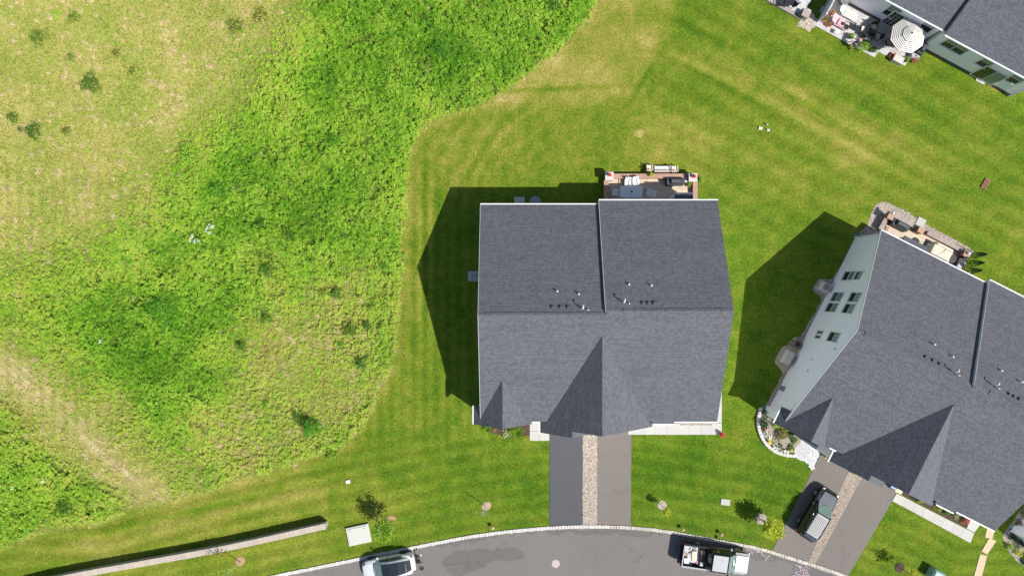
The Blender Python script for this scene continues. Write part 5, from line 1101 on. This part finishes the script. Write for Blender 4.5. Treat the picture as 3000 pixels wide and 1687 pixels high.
MB().lathe((0,0,0), [(.25,0),(.25,.06),(.03,.08),(.025,2.85),(.06,2.9),(.02,2.97)], 12).build('pole', 'black_metal', um)
for k in range(8): a = k*math.pi/4; MB().tube([(0,0,2.80),(R8*.97*math.cos(a),R8*.97*math.sin(a),2.19)], .012, 5).build('rib', 'black_metal', um)
x, y = G(2604,127,.5); ch = chair('patio_chair','dark chair with a striped pillow beside the parasol',2604,127,A3+2.2,'black_metal','black_metal',.55,.42,.05,True,None,'cover_black')
for k in range(4): MB().box((-.2+.13*k,0,.53), (.06,.44,.02)).build('pillow_stripe', 'cushion', ch)
x, y = G(2668,140,.7); t = thing('glass_table', 'dark round table under the striped parasol', 'table', (x-.5,y+.6,.05)); MB().lathe((0,0,.68), [(.55,0),(.55,.03),(.5,.035)], 24).build('table_top', 'black_metal', t); [MB().tube([(math.cos(a)*.4,math.sin(a)*.4,0),(math.cos(a)*.3,math.sin(a)*.3,.68)], .02, 6).build('leg', 'black_metal', t) for a in (0.5,2.07,3.64,5.2)]
PP = 'pots round the upper right patio'
for px, py, r, h, m, pot, lab in ((2488,111,.30,.4,'tree_leaf',(.24,.35,'grey_metal'),'green pot plant left of the crouching person'),(2554,150,.28,.35,'shrub_leaf',(.22,.3,'black_metal'),'small green pot at the end of the patio edge'),(2530,27,.30,.3,'lime_leaf',(.22,.3,'black_metal'),'yellow green pot plant near the house wall'),(2650,179,.25,.35,'tree_leaf',(.2,.3,'black_metal'),'green pot between the grey box and the dry plant'),(2673,181,.32,.45,'dry_leaf',(.2,.3,'terracotta'),'dry brown plant at the patio corner below the parasol'),(2433,42,.32,.4,'dry_leaf',(.2,.25,'terracotta'),'dry reddish plant beside the white fence'),(2412,60,.28,.35,'olive_leaf',(.2,.25,'terracotta'),'yellowish pot at the lower end of the fence'),(2424,75,.3,.3,'dry_leaf',(.2,.22,'terracotta'),'reddish plant at the head of the pink lounger'),(2458,14,.35,.5,'olive_leaf',(.25,.3,'grey_plastic'),'olive plant behind the cream lounger')):
    plant('potted_plant', lab, 'potted plant', px, py, r, h, m, 130, .055, PP, pot=pot)
plant('green_shrub', 'big leafy green plant at the patio edge beside the person', 'shrub', 2529, 136, .62, .8, 'tree_leaf', 420, .07)
x, y = G(2618,163,.3)
for dx, dy, r_, h_, lab in ((.08,.05,.17,.33,'larger orange pot near the grey storage box'), (-.2,-.12,.16,.25,'smaller orange pot beside the larger one')):
    tag(MB().lathe((x+dx,y+dy,.05), [(.12,0),(r_,h_*.9),(r_+.01,h_),(r_-.03,h_),(r_-.05,h_*.8)], 14).build('flower_pot', 'terracotta'), lab, 'pot', 'orange pots on the patio')
x, y = G(2632,174,.5); t = thing('storage_box', 'pale grey storage box at the lower patio corner', 'box', (x,y,.03), A3); MB().box((0,0,.25), (.85,.55,.5)).build('body', 'grey_plastic', t, bevel=.02); MB().box((0,0,.53), (.9,.6,.06)).build('lid', 'pillar_cap', t, bevel=.02)
x, y = G(2683,164,.5); t = thing('cooler', 'white cooler at the right patio corner below the parasol', 'cooler', (x,y,.03), A3+.3); MB().box((0,0,.22), (.7,.45,.44)).build('body', 'white_trim', t, bevel=.03); MB().box((0,0,.47), (.72,.47,.06)).build('lid', 'grey_plastic', t, bevel=.02); MB().box((0,0,.51), (.12,.1,.02)).build('latch', 'black_metal', t)
x, y = G(2699,144,.7); grill('covered grill half under the striped parasol at the wall', 2700, 143, A3+math.pi/2, .03, 1.1)
x, y = G(2475,5,.7); t = thing('round_table', 'round pale metal table at the top edge beside the fence', 'table', (x,y,.05)); MB().lathe((0,0,.68), [(.36,0),(.36,.03),(.33,.05),(.12,.06)], 24).build('table_top', 'chrome', t); MB().lathe((0,0,0), [(.2,0),(.03,.04),(.03,.68)], 10).build('pedestal', 'grey_metal', t)
for px, py, rz, lab in ((2294,8,A3+.3,'dark reclining chair on the pale top edge patio, left'),(2324,8,A3+1.2,'dark reclining chair on the pale top edge patio, right')):
    chair('patio_chair', lab, px, py, rz, 'black_metal', 'black_metal', .6, .40, .18, True, 'chairs on the top edge patio', None)
x, y = G(2349,42,.6); fixture('planter_box', 'dark grill lid beside the top edge pillar', 'planter', MB().box((x,y,.4), (.5,.45,.5), A3, .9), 'cover_black', bevel=.04)
# ------------------------------------------------------------------ person tending the plants
def skin(name, joints, edges, mat, parent, sub=2):
    me = bpy.data.meshes.new(name); me.from_pydata([j[:3] for j in joints], edges, []); me.update(); me.materials.append(M[mat]); me.shade_smooth()
    o = bpy.data.objects.new(name, me); col.objects.link(o); o.parent = parent
    md = o.modifiers.new('skin', 'SKIN'); md.use_smooth_shade = True
    for i, j in enumerate(joints): me.skin_vertices[0].data[i].radius = (j[3], j[4] if len(j) > 4 else j[3])
    me.skin_vertices[0].data[0].use_root = True; s_ = o.modifiers.new('sub', 'SUBSURF'); s_.levels = 1; s_.render_levels = sub; return o
x, y = G(2490,139); pe = thing('person', 'person in a navy top bending over the potted plants at the patio edge', 'person', (x,y,0), math.radians(32))
J = [(0,0,.88,.14,.12),(.14,0,1.08,.14,.11),(.34,0,1.20,.16,.12),(.46,0,1.24,.06),(.58,0,1.26,.085),(.66,0,1.22,.07),
     (0,.10,.86,.10),(.10,.12,.47,.065),(-.06,.13,.09,.045),(.12,.13,.05,.04),(0,-.10,.86,.10),(.04,-.14,.47,.065),(-.14,-.15,.09,.045),(.04,-.15,.05,.04),
     (.36,.19,1.18,.06),(.46,.24,.92,.045),(.60,.18,.74,.035),(.66,.16,.70,.03),(.36,-.19,1.18,.06),(.44,-.26,.92,.045),(.58,-.20,.74,.035),(.64,-.18,.70,.03)]
E = [(0,1),(1,2),(2,3),(3,4),(4,5),(0,6),(6,7),(7,8),(8,9),(0,10),(10,11),(11,12),(12,13),(2,14),(14,15),(15,16),(16,17),(2,18),(18,19),(19,20),(20,21)]
fi = len(J)
for s_, b_ in ((1,17),(-1,21)):
    bx_, by_, bz_ = J[b_][:3]
    for k, (dx, dy, ln) in enumerate(((.05,.05*-s_,.05),(.07,-.03,.08),(.08,-.01,.09),(.08,.012,.085),(.07,.032,.07))):
        J.append((bx_+dx*.55,by_+dy*.8,bz_-.01,.011)); J.append((bx_+dx,by_+dy,bz_-.045,.009)); E += [(b_,len(J)-2),(len(J)-2,len(J)-1)]
body = skin('body', J, E, 'skin', pe)
skin('shirt', [(.02,0,.92,.165,.14),(.15,0,1.09,.165,.13),(.34,0,1.205,.205,.15),(.36,.20,1.18,.075),(.43,.235,1.0,.062),(.36,-.20,1.18,.075),(.42,-.25,1.0,.062)], [(0,1),(1,2),(2,3),(3,4),(2,5),(5,6)], 'navy_cloth', pe)
skin('shorts', [(-.01,0,.87,.17,.14),(0,.11,.82,.115),(.07,.125,.55,.095),(0,-.11,.82,.115),(.03,-.14,.55,.095)], [(0,1),(1,2),(0,3),(3,4)], 'navy_cloth', pe)
skin('hair', [(.52,0,1.30,.105),(.62,0,1.33,.10)], [(0,1)], 'hair', pe)
for s_, xx in ((1,(-.06,.13)),(-1,(-.14,-.15))): MB().box((xx[0]+.07,xx[1],.045), (.27,.10,.09)).build('shoe', 'black_metal', pe, bevel=.03)
# ------------------------------------------------------------------ vehicles
def loft(st, mat, name, parent, sub=2):
    """st: list of cross sections, each a list of (y, z) from the sill up to the centre line, with its x"""
    n = len(st[0][1]); vs = []; fs = []
    for x_, pts in st:
        full = [(-y_, z_) for y_, z_ in pts]+[(y_, z_) for y_, z_ in pts[::-1][1:]]
        vs += [(x_, y_, z_) for y_, z_ in full]
    m = 2*n-1
    for i in range(len(st)-1):
        for k in range(m-1): fs.append((i*m+k, i*m+k+1, (i+1)*m+k+1, (i+1)*m+k))
    fs.append(tuple(range(m-1,-1,-1))); fs.append(tuple((len(st)-1)*m+k for k in range(m)))
    for i in range(len(st)-1): fs.append((i*m+m-1, i*m, (i+1)*m, (i+1)*m+m-1))
    me = bpy.data.meshes.new(name); me.from_pydata(vs, [], fs); me.update(); bm = bmesh.new(); bm.from_mesh(me); bmesh.ops.recalc_face_normals(bm, faces=bm.faces); bm.to_mesh(me); bm.free()
    me.materials.append(M[mat]); me.shade_smooth(); o = bpy.data.objects.new(name, me); col.objects.link(o); o.parent = parent
    if sub: s_ = o.modifiers.new('sub', 'SUBSURF'); s_.levels = 1; s_.render_levels = sub
    return o
def quad(pts, mat, name, parent, th=.012):
    P = [Vector(p) for p in pts]; nn = (P[1]-P[0]).cross(P[2]-P[0]).normalized()
    mb = MB(); n = len(P); mb.add([tuple(p+nn*th) for p in P]+[tuple(p-nn*th) for p in P], [tuple(range(n)), tuple(range(2*n-1,n-1,-1))]+[((i+1)%n,i,i+n,(i+1)%n+n) for i in range(n)])
    return mb.build(name, mat, parent)
def wheels(t, xs_, tw, r=.36, w=.25):
    for x_ in xs_:
        for s_ in (-1,1):
            tyre = bpy.data.objects.new('wheel', None); col.objects.link(tyre); tyre.parent = t; tyre.location = (x_, s_*tw, r); tyre.rotation_euler = (math.pi/2*-s_, 0, 0)
            MB().lathe((0,0,-w/2), [(r*.62,0),(r*.95,.0),(r,.05),(r,w-.05),(r*.95,w),(r*.62,w)], 24).build('tyre', 'rubber', tyre)
            MB().lathe((0,0,w/2-.03), [(r*.60,0),(r*.60,.045),(r*.2,.03),(r*.12,.05)], 10).build('rim', 'rim', tyre)
def sec(w, z0, zb, zt, wt): return [(w*.90,z0),(w,z0+.18),(w*1.0,(z0+zb)/2+.12),(w*.97,zb),(wt,zt),(wt*.55,zt+.02),(0,zt+.03)]
# black SUV: x forward
def suv():
    t = thing('car', 'black car with roof rails parked on the right house driveway', 'car', (26.8,-19.75,.022), math.radians(58.5))
    L, w = 4.75, .94
    b = [(2.36,[(.55,.35),(.62,.42),(.64,.55),(.62,.66),(.52,.72),(.3,.74),(0,.75)])]+[(x_, sec(w*k, .26, zb, zt, wt*w)) for x_, k, zb, zt, wt in ((2.25,.80,.70,.80,.70),(2.0,.94,.80,.95,.82),(1.5,1.0,.88,1.02,.84),(1.0,1.0,.93,1.06,.84),(.75,1.0,.96,1.08,.84),(.0,1.0,.98,1.10,.84),(-1.0,1.0,1.0,1.12,.84),(-1.9,.98,1.0,1.12,.82),(-2.2,.92,.95,1.08,.78))]+[(-2.36,[(.70,.38),(.78,.5),(.78,.7),(.74,.88),(.6,.95),(.3,.97),(0,.97)])]
    loft(b, 'black_paint', 'body', t)
    # bonnet skin with raised centre
    quad([(2.02,-.60,.985),(2.02,.60,.985),(1.02,.70,1.115),(1.02,-.70,1.115)], 'slate_sheen_paint', 'bonnet', t, .018)
    for s_ in (-1,1): quad([(1.95,s_*.64,.93),(1.95,s_*.80,.90),(1.05,s_*.86,1.03),(1.05,s_*.73,1.07)][::s_], 'slate_sheen_paint', 'wing', t, .014)
    cab = [(1.05,[(.80,1.0),(.80,1.02),(.79,1.04),(.78,1.06),(.70,1.08),(.4,1.10),(0,1.10)]),(.35,[(.86,1.0),(.85,1.1),(.80,1.3),(.72,1.52),(.64,1.58),(.35,1.62),(0,1.63)]),(.0,[(.87,1.0),(.86,1.1),(.80,1.4),(.72,1.64),(.62,1.70),(.35,1.73),(0,1.735)]),(-1.2,[(.87,1.0),(.86,1.1),(.80,1.4),(.72,1.66),(.62,1.72),(.35,1.75),(0,1.755)]),(-1.95,[(.85,1.0),(.84,1.1),(.78,1.4),(.69,1.62),(.60,1.69),(.35,1.72),(0,1.725)]),(-2.28,[(.80,1.0),(.78,1.05),(.74,1.12),(.68,1.2),(.58,1.24),(.35,1.26),(0,1.27)])]
    loft(cab, 'black_paint', 'cabin', t, 1)
    # roof panel with ribs
    quad([(.10,-.56,1.755),(.10,.56,1.755),(-1.85,.56,1.765),(-1.85,-.56,1.765)], 'suv_roof_sheen', 'roof', t, .014)
    for k in range(6): MB().box((-.92,-.40+.16*k,1.783), (1.7,.05,.018)).build('roof_rib', 'slate_sheen_paint', t)
    for s_ in (-1,1): MB().tube([(.05,s_*.66,1.70),(-.1,s_*.66,1.80),(-1.75,s_*.66,1.81),(-1.9,s_*.66,1.71)], .025, 6).build('roof_rail', 'chrome', t)
    quad([(-1.90,-.58,1.745),(-1.90,.58,1.745),(-2.16,.60,1.66),(-2.16,-.60,1.66)], 'slate_sheen_paint', 'spoiler', t, .02)
    quad([(.98,-.68,1.135),(.98,.68,1.135),(.20,.60,1.72),(.20,-.60,1.72)], 'glass_green', 'windscreen', t, .012)
    quad([(-2.17,-.56,1.58),(-2.17,.56,1.58),(-2.40,.64,1.18),(-2.40,-.64,1.18)], 'glass_dark', 'rear_window', t, .01)
    for s_ in (-1,1):
        for x0_, x1_ in ((.35,-.45),(-.52,-1.30),(-1.37,-1.95)):
            quad([(x0_,s_*.875,1.16),(x1_,s_*.875,1.16),(x1_+.04,s_*.765,1.58),(x0_-.10,s_*.765,1.58)][::s_], 'glass_dark', 'side_window', t, .01)
        MB().box((.62,s_*1.06,1.12), (.12,.20,.15)).build('mirror', 'black_paint', t, bevel=.03)
        MB().box((2.16,s_*.60,.76), (.16,.34,.12)).build('headlight', 'chrome', t, bevel=.03)
        MB().box((-2.27,s_*.74,.98), (.16,.16,.34)).build('tail_light', 'red_light', t, bevel=.03)
    MB().box((2.30,0,.52), (.14,1.3,.12)).build('bumper', 'chrome', t, bevel=.04); MB().box((-2.36,0,.50), (.10,1.4,.14)).build('bumper', 'black_paint', t, bevel=.04)
    MB().tube([(.99,-.62,1.15),(.93,0,1.17),(.62,.10,1.42)], .012, 5).tube([(.99,.05,1.15),(.70,.55,1.36)], .012, 5).build('wiper', 'black_metal', t)
    for s_ in (-1,1):
        for x_ in (-.35,-1.15): MB().box((x_,s_*.955,.95), (.16,.03,.03)).build('door_handle', 'chrome', t)
    wheels(t, (1.45,-1.42), .82); return t
suv()
def sedan():
    t = thing('car', 'white car with black glass roof parked in the road below the kerb', 'car', (-10.8,-24.45,.012), math.radians(190.5))
    w = .95
    b = [(2.36,[(.40,.35),(.52,.42),(.54,.5),(.52,.58),(.42,.62),(.25,.64),(0,.65)])]+[(x_, sec(w*k, .24, zb, zt, wt*w)) for x_, k, zb, zt, wt in ((2.22,.72,.60,.68,.62),(2.0,.90,.70,.78,.76),(1.5,1.0,.80,.88,.82),(1.0,1.0,.86,.95,.84),(.4,.99,.90,1.0,.85),(-.6,.99,.95,1.04,.85),(-1.5,1.0,.98,1.06,.82),(-2.0,.93,.98,1.08,.74),(-2.22,.80,.92,1.02,.64))]+[(-2.36,[(.45,.40),(.56,.5),(.58,.64),(.56,.78),(.45,.86),(.25,.88),(0,.88)])]
    loft(b, 'white_paint', 'body', t)
    cab = [(1.25,[(.72,.90),(.72,.91),(.70,.92),(.66,.93),(.56,.94),(.3,.95),(0,.95)]),(.55,[(.86,.92),(.84,1.0),(.78,1.15),(.68,1.32),(.58,1.36),(.3,1.38),(0,1.385)]),(-.1,[(.88,.95),(.86,1.02),(.78,1.3),(.67,1.52),(.56,1.57),(.3,1.59),(0,1.595)]),(-.9,[(.87,.95),(.85,1.02),(.77,1.3),(.66,1.52),(.54,1.56),(.3,1.58),(0,1.585)]),(-1.6,[(.80,.96),(.78,1.0),(.72,1.2),(.62,1.36),(.50,1.40),(.3,1.42),(0,1.42)]),(-2.12,[(.62,.96),(.60,.98),(.56,1.02),(.50,1.08),(.42,1.11),(.25,1.12),(0,1.12)])]
    loft(cab, 'white_paint', 'cabin', t, 2)
    sub = [(x_, [(yw,z_) for yw, z_ in p[-3:]]) for x_, p in cab]
    def strip(x0_, x1_, k0, k1, w0, w1, mat, name, lift=.03):
        quad([(x0_,-w0,k0+lift),(x0_,w0,k0+lift),(x1_,w1,k1+lift),(x1_,-w1,k1+lift)], mat, name, t, .01)
    strip(1.12,.52,1.0,1.36,.62,.58,'glass_green','windscreen'); strip(.50,-.1,1.37,1.575,.58,.56,'glass_dark','roof_glass'); strip(-.12,-.92,1.577,1.57,.56,.55,'glass_dark','roof_glass'); strip(-.94,-1.6,1.568,1.41,.55,.50,'glass_dark','roof_glass'); strip(-1.62,-2.04,1.40,1.17,.50,.42,'glass_dark','rear_window')
    for s_ in (-1,1):
        for x0_, x1_, h0, h1 in ((.70,-.30,1.22,1.42),(-.36,-1.35,1.42,1.32)):
            quad([(x0_,s_*.885,1.04),(x1_,s_*.885,1.06),(x1_,s_*.775,h1),(x0_,s_*.80,h0)][::s_], 'glass_dark', 'side_window', t, .01)
        MB().box((.78,s_*1.04,1.02), (.14,.18,.13)).build('mirror', 'white_paint', t, bevel=.03)
        MB().box((2.05,s_*.64,.72), (.34,.10,.07), -s_*.5).build('headlight', 'glass_dark', t, bevel=.02)
        MB().box((-2.14,s_*.66,.99), (.24,.10,.08), s_*.6).build('tail_light', 'glass_dark', t, bevel=.02)
        for x_ in (1.45,-1.45): MB().lathe((0,0,0), [(.40,0),(.40,.02),(.36,.02)], 20).build('arch_trim', 'rubber', t).matrix_basis = Matrix.Translation((x_, s_*.955, .36)) @ Matrix.Rotation(math.pi/2, 4, 'X')
    MB().tube([(1.20,-.62,1.0),(1.24,0,1.01),(1.20,.62,1.0)], .03, 6).build('cowl', 'rubber', t); MB().tube([(1.14,-.5,1.03),(1.0,.25,1.10)], .012, 5).build('wiper', 'black_metal', t)
    for s_ in (-1,1): MB().tube([(1.25,s_*.70,.945),(1.75,s_*.66,.90),(2.15,s_*.50,.76)], .007, 5).build('bonnet_seam', 'rubber', t)
    for s_ in (-1,1):
        for x_ in (-.05,-1.0): MB().box((x_,s_*.955,.90), (.16,.02,.025)).build('door_handle', 'grey_metal', t)
    wheels(t, (1.45,-1.45), .83); return t
sedan()
ca, sa = math.cos(math.radians(190.5)), math.sin(math.radians(190.5))
rk = thing('bike_rack', 'folded black rack with small wheels behind the white car', 'rack', (-10.8-2.75*ca, -24.45-2.75*sa, .012), math.radians(190.5))
MB().tube([(.4,0,.35),(0,0,.38),(-.05,0,.75)], .03, 6).build('arm', 'black_metal', rk); MB().tube([(0,-.55,.72),(0,.55,.72)], .035, 6).build('crossbar', 'black_metal', rk)
for k in (-.45,.1,.5): MB().box((-.08,k,.72), (.30,.12,.10)).build('tray', 'cover_black', rk, bevel=.03)
MB().box((-.2,-.52,.74), (.12,.14,.08)).build('strap', 'white_trim', rk, bevel=.02); MB().box((-.12,.28,.78), (.18,.24,.06), .4).build('strap', 'tan_cloth', rk, bevel=.02)
for k in (.62,): MB().lathe((-.05,k,.60), [(.16,0),(.20,.04),(.20,.08),(.16,.12),(.06,.12)], 16).build('wheel', 'rubber', rk)
def pickup():
    t = thing('pickup_truck', 'dark pickup truck with a loaded open bed parked at the kerb', 'truck', (17.74,-23.66,.012), math.radians(-8.5))
    w = 1.0
    fr = [(2.92,[(.80,.40),(.86,.5),(.86,.75),(.84,.92),(.74,1.0),(.4,1.02),(0,1.03)])]+[(x_, sec(w*k, .40, zb, zt, .86*w)) for x_, k, zb, zt in ((2.75,.96,1.0,1.08),(2.3,1.0,1.06,1.14),(1.6,1.0,1.12,1.19),(1.2,1.0,1.14,1.20),(.4,1.0,1.15,1.20),(-.62,1.0,1.15,1.20))]+[(-.72,sec(w*.98,.40,1.14,1.18,.86))]
    loft(fr, 'black_paint', 'body', t, 1)
    quad([(2.80,-.66,1.135),(2.80,.66,1.135),(1.62,.72,1.255),(1.62,-.72,1.255)], 'glare_paint', 'bonnet', t, .018)
    quad([(2.74,-.40,1.17),(2.74,.40,1.17),(2.0,.42,1.25),(2.0,-.42,1.25)], 'glare_paint', 'bonnet_bulge', t, .02)
    for s_ in (-1,1): quad([(2.74,s_*.71,1.09),(2.74,s_*.90,1.05),(1.62,s_*.93,1.17),(1.62,s_*.77,1.22)][::s_], 'glare_paint', 'wing', t, .014)
    cab = [(1.72,[(.84,1.16),(.84,1.17),(.83,1.18),(.82,1.19),(.74,1.21),(.4,1.22),(0,1.22)]),(1.02,[(.92,1.15),(.91,1.25),(.86,1.5),(.80,1.74),(.72,1.80),(.4,1.83),(0,1.84)]),(.6,[(.93,1.15),(.92,1.25),(.86,1.55),(.79,1.82),(.71,1.88),(.4,1.90),(0,1.90)]),(-.45,[(.93,1.15),(.92,1.25),(.86,1.55),(.79,1.82),(.71,1.88),(.4,1.90),(0,1.90)]),(-.70,[(.90,1.15),(.89,1.22),(.84,1.4),(.78,1.55),(.70,1.6),(.4,1.62),(0,1.62)])]
    loft(cab, 'black_paint', 'cabin', t, 1)
    quad([(.82,-.68,1.905),(.82,.68,1.905),(-.46,.68,1.925),(-.46,-.68,1.925)], 'glare_paint', 'roof', t, .016)
    quad([(1.64,-.76,1.27),(1.64,.76,1.27),(.94,.70,1.87),(.94,-.70,1.87)], 'glass_green', 'windscreen', t, .012); MB().box((1.42,.1,1.46), (.2,.5,.03), .15).build('dash_papers', 'white_trim', t)
    quad([(-.60,-.66,1.82),(-.60,.66,1.82),(-.76,.68,1.40),(-.76,-.68,1.40)], 'glass_dark', 'rear_window', t, .01)
    for s_ in (-1,1):
        for x0_, x1_ in ((1.0,.22),(.15,-.50)): quad([(x0_,s_*.945,1.27),(x1_,s_*.945,1.27),(x1_,s_*.845,1.74),(x0_-.16,s_*.845,1.74)][::s_], 'glass_dark', 'side_window', t, .01)
        MB().box((1.15,s_*1.16,1.30), (.12,.26,.24)).build('mirror', 'glare_paint' if s_ > 0 else 'black_paint', t, bevel=.03)
        MB().box((2.86,s_*.72,.86), (.12,.30,.20)).build('headlight', 'chrome', t, bevel=.03)
        MB().box((-1.83,s_*.94,.84), (2.15,.11,.74)).build('bed_side', 'black_paint', t, bevel=.03); MB().box((-1.83,s_*.945,1.225), (2.15,.13,.035)).build('bed_rail', 'glare_paint' if s_ < 0 else 'black_paint', t)  # one rail paler: its reflection is put into the colour
        MB().box((-2.93,s_*.93,.92), (.06,.14,.36)).build('tail_light', 'red_light', t, bevel=.02)
    MB().box((-1.83,0,.66), (2.14,1.78,.06)).build('bed_floor', 'grey_plastic', t); MB().box((-.80,0,.92), (.06,1.78,.58)).build('bed_front', 'black_paint', t)
    MB().box((-2.88,0,.90), (.08,1.78,.66)).build('tailgate', 'black_paint', t, bevel=.02); MB().box((-2.87,0,1.24), (.09,1.80,.035)).build('tailgate_cap', 'glare_paint', t); MB().box((-3.05,0,.58), (.22,1.85,.18)).build('rear_bumper', 'slate_sheen_paint', t, bevel=.04); MB().box((2.98,0,.60), (.16,1.85,.20)).build('bumper', 'chrome', t, bevel=.05)
    MB().tube([(1.60,-.5,1.31),(1.30,.2,1.57)], .012, 5).tube([(1.60,.15,1.31),(1.30,.7,1.57)], .012, 5).build('wiper', 'black_metal', t)
    MB().box((1.66,0,1.262), (.10,1.5,.02)).build('cowl', 'rubber', t); MB().lathe((.3,.3,1.935), [(.03,0),(.02,.06)], 8).build('aerial', 'black_metal', t)
    wheels(t, (1.95,-1.55), .86, .40, .28); return t
tk = pickup()
def in_bed(name, label, cat, x_, y_, d, mat, rz=0, z=.692, bev=.02):
    p = Matrix.Translation((17.74,-23.66,.012)) @ Matrix.Rotation(math.radians(-8.5), 4, 'Z') @ Vector((x_, y_, z))
    o = MB().box((0,0,d[2]/2), d).build(name, mat, bevel=bev); o.location = p; o.rotation_euler = (0,0,math.radians(-8.5)+rz); return tag(o, label, cat, 'load in the pickup bed')
in_bed('cardboard_box','orange brown box in the front of the pickup bed','box',-1.12,.42,(.34,.40,.32),'cardboard',.1); in_bed('tool_bag','dark red bag behind the box in the pickup bed','bag',-1.05,.66,(.42,.22,.22),'red_pot',.2,bev=.06)
in_bed('white_bucket','white lid lying in the rear corner of the pickup bed','lid',-2.45,-.55,(.42,.5,.22),'white_trim',.2); in_bed('tool_case','black tool case against the front of the pickup bed','case',-1.05,-.05,(.42,.5,.34),'cover_black',.1); in_bed('tool_case','grey case in the near front corner of the pickup bed','case',-1.05,-.58,(.4,.42,.3),'grey_metal',-.1)
in_bed('rag','pinkish rag beside the grey case in the pickup bed','rag',-1.42,-.60,(.18,.34,.1),'pink_cloth',.4,bev=.03); in_bed('canvas_sheet','crumpled tan sheet in the middle of the pickup bed','sheet',-1.75,-.1,(.45,.9,.07),'cover_beige',.1,bev=.03); in_bed('wood_offcut','tan wood offcut near the tailgate','offcut',-2.62,.0,(.22,.2,.1),'cardboard',.3)
for k in range(16):
    in_bed('hand_tool','black hand tool scattered on the pickup bed floor','tool',-2.65+1.0*random.random(),-.25+.95*random.random(),(random.uniform(.12,.34),random.uniform(.025,.06),.04),'black_metal',random.random()*3,bev=.008)
